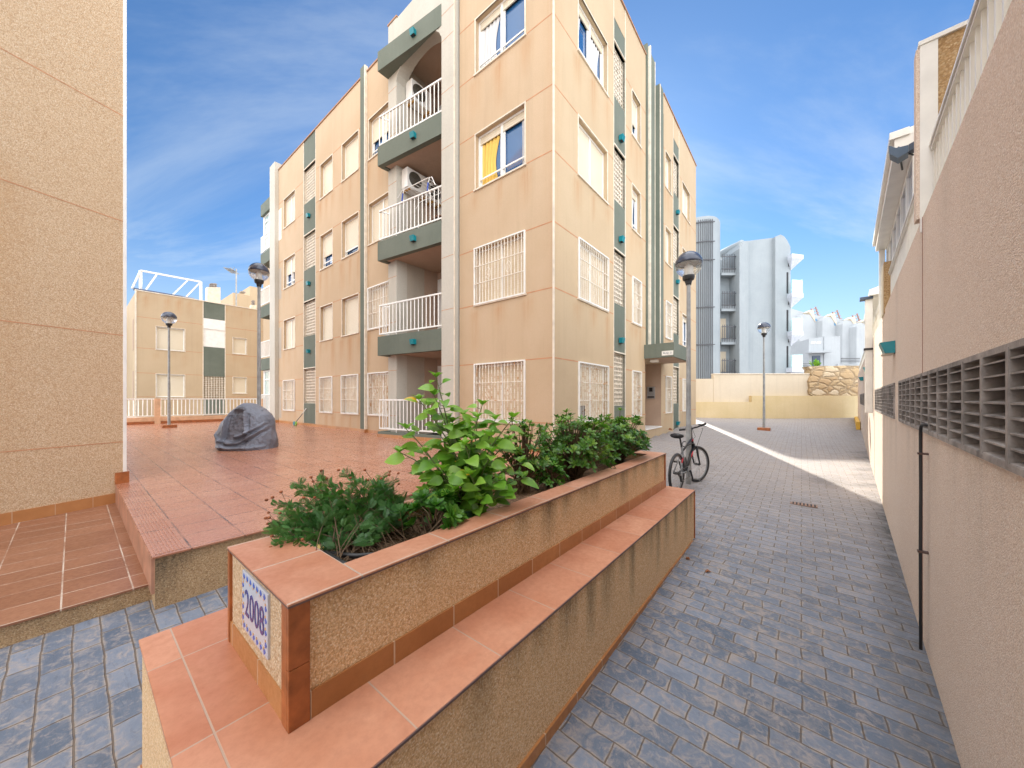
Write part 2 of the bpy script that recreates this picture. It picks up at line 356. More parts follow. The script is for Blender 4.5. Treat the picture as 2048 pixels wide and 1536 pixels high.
c = mix(t, mrange(t, n, .35, .65), (.10, .055, .03), (.22, .13, .075)); c = mix(t, mrange(t, nd(t, 'SeparateColor', Color=v.outputs['Color']).outputs[0], .6, 1, 0, .7), c, (.34, .22, .13))
setc(t, b, c, .95); bump(t, b, v.outputs['Distance'], 1.0, .012); MAT['soil'] = m
# stone wall
m, t, b = newmat('rubble_stone'); p = pos(t, False); wv = nd(t, 'Mapping', Vector=p); wv.inputs['Scale'].default_value = (1.5, 1.5, 2.6)
nz = nd(t, 'TexNoise', Vector=wv.outputs[0], Scale=2.0, Detail=2.0); dv = nd(t, 'VectorMath', {'operation': 'MULTIPLY_ADD'}, i0=nz.outputs['Color'], i1=(.5, .5, .5), i2=wv.outputs[0])
v = nd(t, 'TexVoronoi', Vector=dv.outputs[0], Scale=1.15); ve = nd(t, 'TexVoronoi', {'feature': 'DISTANCE_TO_EDGE'}, Vector=dv.outputs[0], Scale=1.15)
cr = nd(t, 'ValToRGB', Fac=nd(t, 'SeparateColor', Color=v.outputs['Color']).outputs[1]); e = cr.color_ramp
e.elements[0].color = (.42, .28, .15, 1); e.elements[1].color = (.60, .50, .36, 1); x = e.elements.new(.5); x.color = (.50, .37, .21, 1)
c = mix(t, mrange(t, ve.outputs['Distance'], .03, .09, 1, 0), cr.outputs[0], (.34, .25, .15)); c = mix(t, mrange(t, noi(t, p, 9., 5, .7), .4, .7, 0, .4), c, (.3, .22, .14))
setc(t, b, c, .9); bump(t, b, mrange(t, ve.outputs['Distance'], 0, .2), 1.0, .05); MAT['stone'] = m
# tarpaulin
m, t, b = newmat('tarpaulin'); p = pos(t, False); n = noi(t, p, 9., 6, .7, 1.2); n2 = noi(t, p, 2.2, 3)
c = mix(t, mrange(t, n2, .35, .65), (.15, .165, .205), (.22, .24, .30)); setc(t, b, c, mrange(t, n, .3, .7, .28, .5)); b.inputs['Metallic'].default_value = .25
bump(t, b, n, .9, .03); MAT['tarp'] = m
# ================================================================ ground
import numpy as np
GP = [(1, 1.6, -1.69), (2.2, 4.1, -1.67), (2.06, 1.63, -1.69), (5.5, 5.2, -1.60), (8.3, 8.3, -1.50), (3.1, 6.3, -1.565), (4.07, 11.24, -1.31),
      (8.8, 17.06, -1.08), (10.1, 14.3, -1.19), (14, 14.5, -1.3), (10, 20, -1.07), (19, 20, -1.08), (0, .5, -1.7), (-2.6, 2.6, -1.44), (-2.6, 2.6, -1.44), (-2.6, 2.6, -1.44), (-2.27, 2.87, -1.44), (-2.27, 2.87, -1.44), (-3.1, 2.15, -1.54), (-3.1, 2.15, -1.54), (-1.2, 1.2, -1.68), (-1.0, 3.2, -1.50), (1.5, 6.5, -1.5), (-4, 1, -1.7)]
def basis(x, y): return [1, x, y, x*y, x*x, y*y, x*y*y*.05, y*y*y*.05]
_A = np.array([basis(x, y) for x, y, z in GP]); _b = np.array([z for x, y, z in GP])
_C = np.linalg.solve(_A.T@_A+np.eye(_A.shape[1])*.02, _A.T@_b)
def gz(x, y):
    cx = min(max(x, -4), 19); cy = min(max(y, .2), 20); z = float(np.dot(basis(cx, cy), _C))
    z = min(max(z, -1.76), -1.06)
    t = Vector((x, y, 0)).dot(V)
    if t > 3.9 and Vector((x, y, 0)).dot(U) < 18.5: z = min(z, -1.45)
    if t > 17: z += (-2.6-z)*min(1, (t-17)/4)
    return z
def axis(ranges):
    out = []
    for a, b, s in ranges:
        n = max(1, round((b-a)/s)); out += [a+(b-a)*i/n for i in range(n)]
    return out+[ranges[-1][1]]
xs = axis([(-400, -40, 60), (-40, -6, 3), (-6, 6, .25), (6, 24, .6), (24, 60, 6), (60, 400, 60)])
ys = axis([(-60, -6, 9), (-6, 0, 1), (0, 10, .25), (10, 24, .6), (24, 60, 6), (60, 700, 80)])
g = MB()
for y in ys:
    for x in xs:
        n = mnoise.noise(Vector((x*.8, y*.8, 3)))
        wl = .52+.943*y-x                                   # distance from the alley wall: dirt gathers there
        dirt = max(0, 1-abs(wl)/.3)*1.0 if y < 20 else 0
        dirt = max(dirt, .55*max(0, n-.25)*3 if 4.5 < y < 9 and x > 3 else 0)
        g.vert((x, y, gz(x, y)), min(1, dirt))
nx = len(xs)
for j in range(len(ys)-1):
    for i in range(nx-1): g.face(j*nx+i, j*nx+i+1, (j+1)*nx+i+1, (j+1)*nx+i)
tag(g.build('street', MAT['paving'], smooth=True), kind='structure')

# terrace slab with its pebbledash kerb, and the lower step platform
TZ = -1.13
def gridwall(mb, O, X, Y, nx_, ny_, att):     # a subdivided rectangle whose vertices carry a wear value
    b0 = len(mb.v)
    for j in range(ny_+1):
        for i in range(nx_+1):
            p = Vector(O)+Vector(X)*(i/nx_)+Vector(Y)*(j/ny_); mb.vert(p, att(i/nx_, j/ny_, p))
    for j in range(ny_):
        for i in range(nx_):
            a = b0+j*(nx_+1)+i; mb.face(a, a+1, a+nx_+2, a+nx_+1)
def nz(p, f=1.0, seed=0): return mnoise.noise(Vector((p[0]*f+seed, p[1]*f, p[2]*f)))
kb = MB(); kb.st(.38, 6.3, 3.60, 22.6, -3.2, TZ-.012); kb.st(6.3, 22, 19, 22.6, -3.2, TZ-.012)
gridwall(kb, W(.37, 3.588, -1.8), U*5.93, Z*.665, 60, 12, lambda a, b, p: max(0, min(1, .35+1.3*nz(p, 2.0)+(b-.7)*.6+.25*(b > .9))))
gridwall(kb, W(.37, 7.2, -1.8), -V*3.61, Z*.665, 20, 8, lambda a, b, p: 0)
kerb_terr = kb
tt = thing('terrace', W(.37, 3.59, TZ), None, None); tag(tt, kind='structure')
kb.build('terrace_kerb', MAT['pebkerb'], tt)
tp = MB(); tp.st(.355, 6.3, 3.575, 22.6, TZ-.012, TZ); tp.st(6.3, 22, 19, 22.6, TZ-.012, TZ); tp.build('terrace_paving', MAT['terrace'], tt)
sd_ = MB(); sd_.st(.352, .372, 3.60, 7.06, -1.40, TZ-.012); sd_.build('terrace_riser', simple('riser_tile', (.46, .24, .16), .45, var=.2), tt)
nos = MB()
for i in range(8): nos.st(.375+i*.022, .385+i*.022, 3.62, 6.9, TZ, TZ+.0035)
nos.build('anti_slip_ribs', MAT['terrace'], tt)
PZ = -1.375
tt = thing('step_platform', W(-1, 3.76, PZ), None, None); tag(tt, kind='structure')
pb = MB(); pb.st(-7, .36, 3.775, 9, -2.2, PZ-.012)
gridwall(pb, W(-7, 3.763, -1.95), U*7.37, Z*(1.95+PZ-.012), 70, 10, lambda a, b, p: max(0, min(1, .45+1.2*nz(p, 1.6)+(b-.4)*.9)))
pb.build('platform_kerb', MAT['pebkerb'], tt)
pt = MB(); pt.st(-7, .352, 3.75, 9, PZ-.012, PZ); pt.build('platform_paving', MAT['platform'], tt)

# ================================================================ planter with bench ledge
BZ, CZ = -1.05, -.645
pl = thing('planter', W(.43, 1.25, -1.7), 'long pebbledash planter box with salmon tile coping and bench ledge and a 2008 tile', 'planter')
PS0, PS1, PT0, PT1 = .43, 4.42, 1.25, 1.93
BS0, BS1, BT0, BT1 = .18, 4.5, .95, 2.24
STK = [(.95, .5), (1.25, .35), (1.62, .7), (1.95, .9), (2.12, .6), (2.6, .85), (2.85, .5), (3.2, .9), (3.4, .6), (3.75, .8), (3.95, .5), (4.15, .85), (4.33, .6), (1.42, .5), (2.38, .5), (3.02, .5)]
def streaks(s, b, H, seed):
    v = 0
    for i, (c, k) in enumerate(STK):
        c2 = c+.06*math.sin(seed*7+i*3.1); wd = .045+.03*math.sin(i*1.7+seed)**2; L = k*(.55+.45*math.sin(i*2.3+seed*2)**2)
        d = abs(s-c2)/wd
        if d < 1.6: v = max(v, (1-min(1, d/1.6))**.7*max(0, 1-(1-b)/max(.15, L)*(.8))*k)
    return min(1, v*1.25)
bb = MB()
bb.st(BS0+.01, BS1-.01, BT0+.012, BT1-.01, -1.9, BZ-.016)
gridwall(bb, W(BS0+.01, BT0+.008, -1.60), U*(BS1-BS0-.02), Z*(1.60+BZ-.016), 260, 20, lambda a, b, p: min(1, 1.15*streaks(p.dot(U), b, .5, 1)+.12*max(0, b-.6)))
bb.build('bench_wall', MAT['peb'], pl)
tp = MB(); tp.st(BS0, BS1, BT0, BT1, BZ-.014, BZ); tp.build('bench_ledge', MAT['bench'], pl, bevel=.002)
tp = MB()
for a in ((BS0-.002, BS1+.002, BT0-.003, BT0, BZ-.0125, BZ-.003),): tp.st(*a)
tp.build('bench_edge', MAT['coping_edge'], pl)
sk = MB(); sk.st(BS0, BS1, BT0-.004, BT0+.012, -1.75, -1.60); sk.st(BS0-.004, BS0+.01, BT0, BT1, -1.75, -1.60); sk.build('bench_skirting', MAT['rustsk_s'], pl)
ct = MB(); ct.st(BS1-.012, BS1+.002, BT0-.004, BT0+.02, -1.60, BZ-.015); ct.build('corner_strip', MAT['edge_tile'], pl)
pw_ = MB()
for (a, b_, c_, d_) in ((PS0, PS1, PT0, PT0+.13), (PS0, PS1, PT1-.13, PT1), (PS0, PS0+.22, PT0+.13, PT1-.13), (PS1-.2, PS1, PT0+.13, PT1-.13)):
    pw_.st(a+.008, b_-.008, c_+.008 if c_ == PT0 else c_, d_-.008 if d_ == PT1 else d_, BZ-.01, CZ-.012)
gridwall(pw_, W(PS0+.008, PT0+.006, BZ+.09), U*(PS1-PS0-.016), Z*(CZ-.012-BZ-.09), 240, 14, lambda a, b, p: min(1, .95*streaks(p.dot(U), b, .3, 2.2)+.35*max(0, 1-abs(p.dot(U)-.62)/.16)*b*b))
gridwall(pw_, W(PS0+.006, PT0+.008, BZ+.09), V*(PT1-PT0-.016), Z*(CZ-.012-BZ-.09), 20, 10, lambda a, b, p: 0)
pwo = pw_.build('planter_wall', MAT['peb'], pl)
pe = MB(); pe.st(PS0+.003, PS0+.007, PT0+.03, PT1-.03, BZ+.09, CZ-.013); pe.build('end_panel', MAT['pebpale'], pl)
sk = MB(); sk.st(PS0+.06, PS1-.03, PT0-.003, PT0+.008, BZ, BZ+.09); sk.build('planter_skirting', MAT['rustsk_s'], pl)
sk = MB(); sk.st(PS0-.003, PS0+.008, PT0+.055, PT1-.02, BZ, BZ+.09); sk.build('planter_skirting', MAT['rustsk'], pl)
cm = MB(); cm.st(PS0-.006, PS0+.058, PT0-.006, PT0+.008, BZ, CZ-.2-.012); cm.st(PS0-.006, PS0+.058, PT0-.006, PT0+.008, CZ-.2-.010, CZ-.012)
cm.st(PS0-.006, PS0+.008, PT0+.008, PT0+.055, BZ, CZ-.012)
cm.build('corner_strip', MAT['edge_tile'], pl, bevel=.002)
for q in ((PS1-.028, PS1+.006, PT0-.006, PT0+.02), (PS0-.006, PS0+.008, PT1-.02, PT1+.006)): cm = MB(); cm.st(*q, BZ, CZ-.012); cm.build('corner_strip', MAT['edge_tile'], pl)
def frame_ring(z0, z1, g0, mb):
    mb.st(PS0-g0, PS0+.235, PT0-g0, PT1+g0, z0, z1); mb.st(PS1-.21, PS1+g0, PT0-g0, PT1+g0, z0, z1)
    mb.st(PS0+.236, PS1-.211, PT0-g0, PT0+.14, z0, z1); mb.st(PS0+.236, PS1-.211, PT1-.14, PT1+g0, z0, z1)
cp = MB(); frame_ring(CZ-.006, CZ, .008, cp); cp.build('coping', MAT['coping'], pl)
cp = MB(); frame_ring(CZ-.013, CZ-.006, .0075, cp); cp.build('coping_edge', MAT['coping_edge'], pl)
so_ = MB()
nS, nT = 90, 14
gridwall(so_, W(PS0+.2, PT0+.12, CZ-.075), U*(PS1-PS0-.38), V*(PT1-PT0-.24), nS, nT, lambda a, b, p: 0)
for i, v in enumerate(so_.v): so_.v[i] = v+Z*(.03*nz(v, 3.1)+.012*nz(v, 14))
so_.build('soil', MAT['soil'], pl, smooth=True)
# number tile on the end
nt_ = MB()
tcx = PT0+.33; tz0, tz1 = CZ-.262, CZ-.035; tw = .145
nt_.st(PS0-.006, PS0+.004, tcx-tw, tcx+tw, tz0, tz1); nto = nt_.build('number_tile', simple('glazed_white', (.52, .56, .64), .2, var=.05), pl, bevel=.002)
def textobj(name, body, size, mat, parent, origin, xdir, ydir, ext=.0008, sx=1.0, font=None, off=0.0):
    cu = bpy.data.curves.new(name, 'FONT'); cu.body = body; cu.size = size; cu.extrude = ext; cu.align_x = 'CENTER'; cu.align_y = 'CENTER'; cu.resolution_u = 3; cu.offset = off
    tmp = bpy.data.objects.new('tmp', cu); dg = bpy.context.evaluated_depsgraph_get()
    SC.collection.objects.link(tmp); dg.update()
    me = bpy.data.meshes.new_from_object(tmp.evaluated_get(bpy.context.evaluated_depsgraph_get())); bpy.data.objects.remove(tmp)
    x = Vector(xdir).normalized(); y = Vector(ydir).normalized(); zz = x.cross(y)
    for v in me.vertices: c = v.co.copy(); v.co = x*c.x*sx+y*c.y+zz*c.z
    me.name = name; me.materials.clear(); me.materials.append(mat)
    o = bpy.data.objects.new(name, me); SC.collection.objects.link(o)
    if parent:
        o.parent = parent; off_ = Vector((0, 0, 0)); pw = parent
        while pw is not None: off_ += pw.location; pw = pw.parent
        o.location = Vector(origin)-off_
    else: o.location = origin
    return o
ink = simple('blue_ink', (.03, .035, .22), .25, var=.1); inkb = simple('cobalt_glaze', (.05, .12, .5), .25); inko = simple('ochre_glaze', (.6, .3, .08), .3)
textobj('number', '2008', .145, ink, nto, W(PS0-.0072, tcx-.004, (tz0+tz1)/2-.003), -V, Z, sx=.78)
orn = MB(); orn2 = MB()
def blob(mb, tt_, zz_, r, n=6):
    mb.prism([W(PS0-.0062, tt_+r*math.cos(6.283*i/n), zz_+r*(1.25 if i % 2 else .7)*math.sin(6.283*i/n)) for i in range(n)], -U*.0012)
for i in range(7):
    y = tcx-tw+.028+i*(2*tw-.056)/6
    for zz_, d in ((tz1-.018, -.014), (tz0+.018, .014)): blob(orn, y, zz_, .0105); blob(orn2, y+.006, zz_+d*.7, .0058)
for i in range(4):
    zz_ = tz0+.045+i*.042
    for y, d in ((tcx-tw+.014, .009), (tcx+tw-.014, -.009)): blob(orn, y, zz_, .0095); blob(orn2, y+d*.6, zz_+.014, .005)
orn.build('blue_flowers', inkb, nto); orn2.build('ochre_flowers', inko, nto)

# ================================================================ facade tools
def facade(P, a0, a1, z0, z1, holes, mat, parent, name='wall', stains=(), g=.16, depth=.14, flip=False, top=None):
    """wall sheet in a plane P(a, z, d) with rectangular openings and their reveals"""
    A = set([a0, a1]); ZZ = set([z0, z1])
    for h in holes: A |= {h[0], h[1]}; ZZ |= {h[2], h[3]}
    def fill(s, g):
        l = sorted(x for x in s); o = []
        for i in range(len(l)-1):
            n = max(1, math.ceil((l[i+1]-l[i])/g)); o += [l[i]+(l[i+1]-l[i])*k/n for k in range(n)]
        return o+[l[-1]]
    A = [a for a in fill(A, g) if a0-1e-6 <= a <= a1+1e-6]; ZZ = [z for z in fill(ZZ, g*1.5) if z0-1e-6 <= z <= z1+1e-6]
    mb = MB(P((a0+a1)/2, z0, 0)); idx = {}
    def sv(a, z):
        v = 0
        for (sa, sz, ln, wd, k) in stains:
            if sz-ln < z < sz+.02 and abs(a-sa) < wd: v = max(v, k*(1-abs(a-sa)/wd)*(1-(sz-z)/ln))
        return v
    def gv(i, j):
        if (i, j) not in idx: idx[(i, j)] = mb.vert(P(A[i], ZZ[j], 0), sv(A[i], ZZ[j]))
        return idx[(i, j)]
    for i in range(len(A)-1):
        for j in range(len(ZZ)-1):
            ca, cz = (A[i]+A[i+1])/2, (ZZ[j]+ZZ[j+1])/2
            if any(h[0] < ca < h[1] and h[2] < cz < h[3] for h in holes): continue
            q = (gv(i, j), gv(i+1, j), gv(i+1, j+1), gv(i, j+1)); mb.face(*(q[::-1] if flip else q))
    for h in holes:
        d = h[4] if len(h) > 4 else depth
        for (p, q) in (((h[0], h[2]), (h[0], h[3])), ((h[1], h[2]), (h[1], h[3])), ((h[0], h[2]), (h[1], h[2])), ((h[0], h[3]), (h[1], h[3]))):
            mb.poly([P(*p, 0), P(*q, 0), P(*q, -d), P(*p, -d)])
    return mb.build(name, mat, parent)
def pbox(mb, P, a0, a1, z0, z1, d0, d1):
    o = P(a0, z0, d0); mb.boxf(o, P(a1, z0, d0)-o, P(a0, z0, d1)-o, P(a0, z1, d0)-o)
def joints(P, a0, a1, zs, holes, parent, w_=.011, vs=()):
    mb = MB(P(a0, 0, 0))
    for z in zs:
        cuts = sorted([(h[0]-.0, h[1]+.0) for h in holes if h[2]-.06 < z < h[3]+.06]); a = a0
        for c in cuts+[(a1, a1)]:
            if min(c[0], a1) > a+.01: pbox(mb, P, a, min(c[0], a1), z-w_, z+w_, -.004, .0025)
            a = max(a, c[1])
    for (a, z0, z1) in vs: pbox(mb, P, a-w_, a+w_, z0, z1, -.004, .0025)
    return mb.build('wall_joint', MAT['joint'], parent) if mb.f else None
def window(P, h, parent, kind, lab=None, seed=0, surround=True, sashes=2):
    a0, a1, z0, z1 = h[:4]; r = random.Random(int(a0*100+z0*37+seed*991)); D = .15
    wo_ = bpy.data.objects.new('window', None); SC.collection.objects.link(wo_); wo_.parent = parent
    off = Vector((0, 0, 0)); pw = parent
    while pw is not None: off += pw.location; pw = pw.parent
    wo_.location = P((a0+a1)/2, z0, 0)-off
    if lab: wo_['label'] = lab
    c = P((a0+a1)/2, z0, 0); o = MB(c); fw = .045
    pbox(o, P, a0, a1, z0, z0+fw, -D, -D+.05); pbox(o, P, a0, a1, z1-fw, z1, -D, -D+.05)
    pbox(o, P, a0, a0+fw, z0+fw, z1-fw, -D, -D+.05); pbox(o, P, a1-fw, a1, z0+fw, z1-fw, -D, -D+.05)
    if sashes == 2: m = (a0+a1)/2; pbox(o, P, m-.03, m+.03, z0+fw, z1-fw, -D, -D+.052)
    o.build('frame', MAT['white'], wo_)
    s = MB(c)
    if surround:
        sw = .03
        pbox(s, P, a0-sw, a0, z0, z1+sw, -.02, .012); pbox(s, P, a1, a1+sw, z0, z1+sw, -.02, .012); pbox(s, P, a0, a1, z1, z1+sw, -.02, .012)
    pbox(s, P, a0-.05, a1+.05, z0-.035, z0, -D+.05, .035); s.build('sill', MAT['trim'], wo_)
    drop = {'shut': 1.0, 'grille': 1.0, 'grille2': 1.0, 'part': r.choice([.62, .7, .8]), 'part2': .52, 'open': .13, 'ajar': .13, 'half': .55}[kind]
    zs = z1-fw-(z1-z0-2*fw)*drop
    sh = MB(c); sh.at = .55 if kind.startswith('grille') else .15
    mids = [(a0+fw, (a0+a1)/2-.03), ((a0+a1)/2+.03, a1-fw)] if sashes == 2 else [(a0+fw, a1-fw)]
    for (x0, x1) in mids: pbox(sh, P, x0, x1, zs, z1-fw, -D+.005, -D+.03)
    sh.build('shutter', MAT['shutter'], wo_)
    if drop < 1:
        gl = MB(c); pbox(gl, P, a0+fw, a1-fw, z0+fw, zs+.02, -D-.05, -D-.035)
        if kind in ('part', 'half', 'part2'):
            go = gl.build('pane', MAT['pane'], wo_)
        else: go = gl.build('pane', MAT['pane'], wo_)
        rl = MB(c)
        for (x0, x1) in mids: pbox(rl, P, x0, x1, z0+.24, z0+.275, -D+.035, -D+.06)
        for (x0, x1) in mids:
            pbox(rl, P, x0, x0+.04, z0+fw, zs, -D-.02, -D+.01); pbox(rl, P, x1-.04, x1, z0+fw, zs, -D-.02, -D+.01)
        rl.build('rail', MAT['white'], wo_)
    if kind in ('grille', 'grille2'):
        gm = MB(c); gm.at = 1.0 if kind == 'grille' else .35; q = .03
        b0, b1, y0, y1 = a0-.03, a1+.03, z0-.01, z1+.04
        pbox(gm, P, b0, b0+q, y0, y1, .014, .045); pbox(gm, P, b1-q, b1, y0, y1, .014, .045)
        pbox(gm, P, b0+q, b1-q, y0, y0+q, .014, .045); pbox(gm, P, b0+q, b1-q, y1-q, y1, .014, .045)
        gm.build('grille_frame', MAT['white'], wo_)
        gm = MB(c); gm.at = 1.0 if kind == 'grille' else .3; n = max(3, round((a1-a0)/.095)); rr = .007
        for i in range(1, n): x = b0+(b1-b0)*i/n; pbox(gm, P, x-rr, x+rr, y0+q, y1-q, .022, .022+2*rr)
        for f in (.36, .66): z = y0+(y1-y0)*f; pbox(gm, P, b0+q, b1-q, z-rr, z+rr, .022+2*rr, .022+4*rr)
        for f in ((.3, .7) if a1-a0 > .9 else (.5,)):
            x = b0+(b1-b0)*f; z = (y0+y1)/2; pr = None
            pts = [P(x+.075*math.cos(u)*abs(math.cos(u))**.3, z+.13*math.sin(u), .034) for u in [6.2832*i/16 for i in range(17)]]
            gm.tube(pts, .006, 4, False)
            pts = [P(x+.03*math.cos(u*1.0), z+.05*math.sin(u), .034) for u in [6.2832*i/10 for i in range(11)]]
            gm.tube(pts, .006, 4, False)
        gm.build('grille_bars', MAT['grille'], wo_)
    return wo_
def curtain(P, a0, a1, z0, z1, d, mat, parent, taper=.35, side=1):
    d = -.162; mb = MB(P(a0, z0, d)); n = 40; rows = 10; base = 0
    for j in range(rows+1):
        f = j/rows; w_ = (a1-a0)*(1-taper*math.sin(f*math.pi*.9)*.7)
        for i in range(n+1):
            u = i/n; a = (a0+w_*u) if side > 0 else (a1-w_*u)
            mb.vert(P(a, z1+(z0-z1)*f, d+.012*math.sin(u*30+f*.6)))
    for j in range(rows):
        for i in range(n): k_ = j*(n+1)+i; mb.face(k_, k_+1, k_+n+2, k_+n+1)
    return mb.build('curtain', mat, parent, smooth=True)
def lattice(P, a0, a1, z0, z1, d, parent, cell=.24, mat=None, dark=True):
    c = P((a0+a1)/2, z0, 0); nx_ = max(2, round((a1-a0)/cell)); nz_ = max(2, round((z1-z0)/cell)); cw = (a1-a0)/nx_; ch = (z1-z0)/nz_
    mb = MB(c); w_ = .016; th = .06
    for i in range(nx_+1): x = a0+i*cw; pbox(mb, P, max(a0, x-w_), min(a1, x+w_), z0, z1, d-th, d)
    for j in range(nz_+1): z = z0+j*ch; pbox(mb, P, a0, a1, max(z0, z-w_), min(z1, z+w_), d-th, d-.001)
    for i in range(nx_):
        for j in range(nz_):
            x, z = a0+(i+.5)*cw, z0+(j+.5)*ch; q = .30
            for sx, sz in ((1, 0), (-1, 0), (0, 1), (0, -1)):      # cross arms widening to the centre
                if sx: pbox(mb, P, min(x, x+sx*cw/2), max(x, x+sx*cw/2), z-.013, z+.013, d-th, d-.002)
                else: pbox(mb, P, x-.013, x+.013, min(z, z+sz*ch/2), max(z, z+sz*ch/2), d-th, d-.003)
            r_ = cw*.24
            pts = [P(x+r_, z, d-.0015), P(x, z+r_, d-.0015), P(x-r_, z, d-.0015), P(x, z-r_, d-.0015)]
            o = P(x, z, d)-P(x, z, d-th); mb.prism(pts, -o*.9)
    ob = mb.build('lattice_blocks', mat or MAT['trim'], parent)
    if dark:
        dk = MB(c); pbox(dk, P, a0, a1, z0, z1, d-.35, d-.3); dk.build('dark_backing', MAT['dark'] , parent)
    return ob
# ================================================================ main apartment building
S0 = 6.17; T0 = 3.92; S1 = 18.8; T1 = on_s(6.17, 549.5)
mbd = thing('apartment_building', W(S0, T0, -1.5), 'four storey peach apartment building with green strips and balconies in the middle of the photo', 'building')
PL = lambda a, z, d: W(S0-d, a, z)      # left face, a = t
PR = lambda a, z, d: W(a, T0-d, z)      # right face, a = s
JZ = [-.51, .835] + sum([[2.8*k-.53, 2.8*k+.82] for k in (1, 2, 3)], [])
SILL = [-.53+2.8*k for k in range(4)]
ROOF = 11.05
def holes_from(f, plane, cols, skip=()):
    out = []
    for ci, (x0, x1) in enumerate(cols):
        a, b = sorted((f(plane, x0), f(plane, x1)))
        for k in range(4):
            if (ci, k) not in skip: out.append((a, b, SILL[k], SILL[k]+1.33, .16, ci, k))
    return out
def stains_of(hs, k=.9):
    r = random.Random(3); st = []
    for h in hs:
        for a in (h[0]-.03, h[1]+.03, (h[0]+h[1])/2):
            st.append((a, h[2]-.03, r.uniform(.5, 1.5), r.uniform(.12, .3), r.uniform(.35, 1.0)*k))
    return st
# --- corner bay of the left face
colA = on_s(S0, 919)
hsA = holes_from(on_s, S0, [(951.5, 1049.5)])
facade(PL, T0, colA, -2.2, ROOF, hsA, MAT['peach'], mbd, stains=stains_of(hsA)+[(T0+.06, ROOF, 14, .25, .3)], flip=True)
joints(PL, T0, colA, JZ, hsA, mbd)
KIND_A = ['grille', 'grille2', 'open', 'open']
for h in hsA:
    lb = [None, None, 'open window with a yellow curtain', 'open window with a white curtain'][h[6]]
    wobj = window(PL, h, mbd, KIND_A[h[6]], lb)
    if h[6] >= 2:
        m = (h[0]+h[1])/2
        curtain(PL, m+.1, h[1]-.07, h[2]+.06, h[3]-.2, -.065, MAT['curtain_y'] if h[6] == 2 else MAT['curtain_w'], wobj, side=-1)
        if h[6] == 2: curtain(PL, h[0]+.06, h[0]+.2, h[2]+.06, h[3]-.2, -.065, MAT['curtain_w'], wobj, taper=.1)
# --- rest of the left face
colB = on_s(S0, 776.6)
colsL = [(738, 786), (684.5, 716.7), (641, 665), (568, 590)]
hsL = holes_from(on_s, S0, colsL)
la, lb_ = sorted((on_s(S0, 631), on_s(S0, 607.5)))
HL = 10.85
LATL = [(la, lb_, 2.8*k-.2, 2.8*k+1.25, .14, 9, k) for k in range(4)]
facade(PL, colB-.35, la-.03, -1.3, HL, [h for h in hsL if h[1] < la], MAT['peach'], mbd, stains=stains_of(hsL, 1.0), flip=True)
facade(PL, lb_+.03, T1, -1.3, HL, [h for h in hsL if h[0] > lb_], MAT['peach'], mbd, stains=stains_of(hsL, .7), flip=True)
joints(PL, colB-.05, la-.05, JZ, hsL, mbd); joints(PL, lb_+.05, T1, JZ, hsL, mbd)
# green strips between white trims with pierced block panels, lamps on each
def strip(P, a0, a1, parent, ztop, zbot=-1.3, cell=.25):
    hs = [(a0, a1, 2.8*k-.2, 2.8*k+1.25, .14) for k in range(4)]
    facade(lambda a, z, d: P(a, z, d-.012), a0, a1, zbot, ztop, hs, MAT['green'], parent, 'green_strip', g=.4, flip=True)
    tr = MB(P(a0, 0, 0)); pbox(tr, P, a0-.03, a0, zbot, ztop, -.1, .006); pbox(tr, P, a1, a1+.03, zbot, ztop, -.1, .006)
    for k in range(4): pbox(tr, P, a0, a1, 2.8*k+1.25, 2.8*k+1.285, -.14, .015)
    tr.build('strip_trim', MAT['trim'], parent)
    for h in hs: lattice(P, a0+.02, a1, h[2], h[3], -.08, parent, cell)
strip(PL, la, lb_, mbd, HL)
FL = ['ground', 'first', 'second', 'third']
WK = {(0, 0): 'grille', (0, 1): 'grille2', (0, 2): 'shut', (0, 3): 'half', (1, 0): 'grille2', (1, 1): 'shut', (1, 2): 'part', (1, 3): 'shut',
      (2, 0): 'grille2', (2, 1): 'shut', (2, 2): 'part', (2, 3): 'shut', (3, 0): 'grille2', (3, 1): 'shut', (3, 2): 'part2', (3, 3): 'shut'}
for h in hsL:
    wobj = window(PL, h, mbd, WK[(h[5], h[6])], None, seed=h[5], sashes=2 if h[5] in (0, 3) else 1)
# drain pilaster on the left face, a slim green strip with a white edge
pa, pb_ = sorted((on_s(S0, 733), on_s(S0, 724.5)))
mb = MB(PL(pa, 0, 0)); pbox(mb, PL, pa, pb_, -1.13, HL+.25, -.02, .07); mb.build('green_pilaster', MAT['green'], mbd)
mb = MB(PL(pa, 0, 0)); pbox(mb, PL, pa-.05, pa, -1.13, HL+.2, -.02, .085); mb.build('pilaster_edge', MAT['trim'], mbd)
# end pier with slots
ea, eb = sorted((on_s(S0-.16, 549.6), on_s(S0-.16, 539.4)))
mb = MB(PL(ea, 0, 0)); pbox(mb, PL, ea, eb, -1.13, HL+.35, -.5, .16); mb.build('end_pier', MAT['cream'], mbd)
for k in range(4):
    mb = MB(PL(ea, 0, 0)); pbox(mb, PL, ea-.35, ea-.002, 2.8*k-.9, 2.8*k+.55, -.02, .003); mb.build('slot_recess', MAT['white'] if k == 3 else MAT['grey_side'], mbd)
# skirting of terrace tiles
mb = MB(PL(T0, 0, 0)); pbox(mb, PL, T0, colA, TZ, TZ+.1, -.02, .015); pbox(mb, PL, colB-.3, T1, TZ, TZ+.1, -.02, .016)
pbox(mb, PL, pa-.07, pb_+.02, TZ, TZ+.11, 0, .11); pbox(mb, PL, ea-.02, eb+.02, TZ, TZ+.11, 0, .18); mb.build('skirting', MAT['rustsk'], mbd)
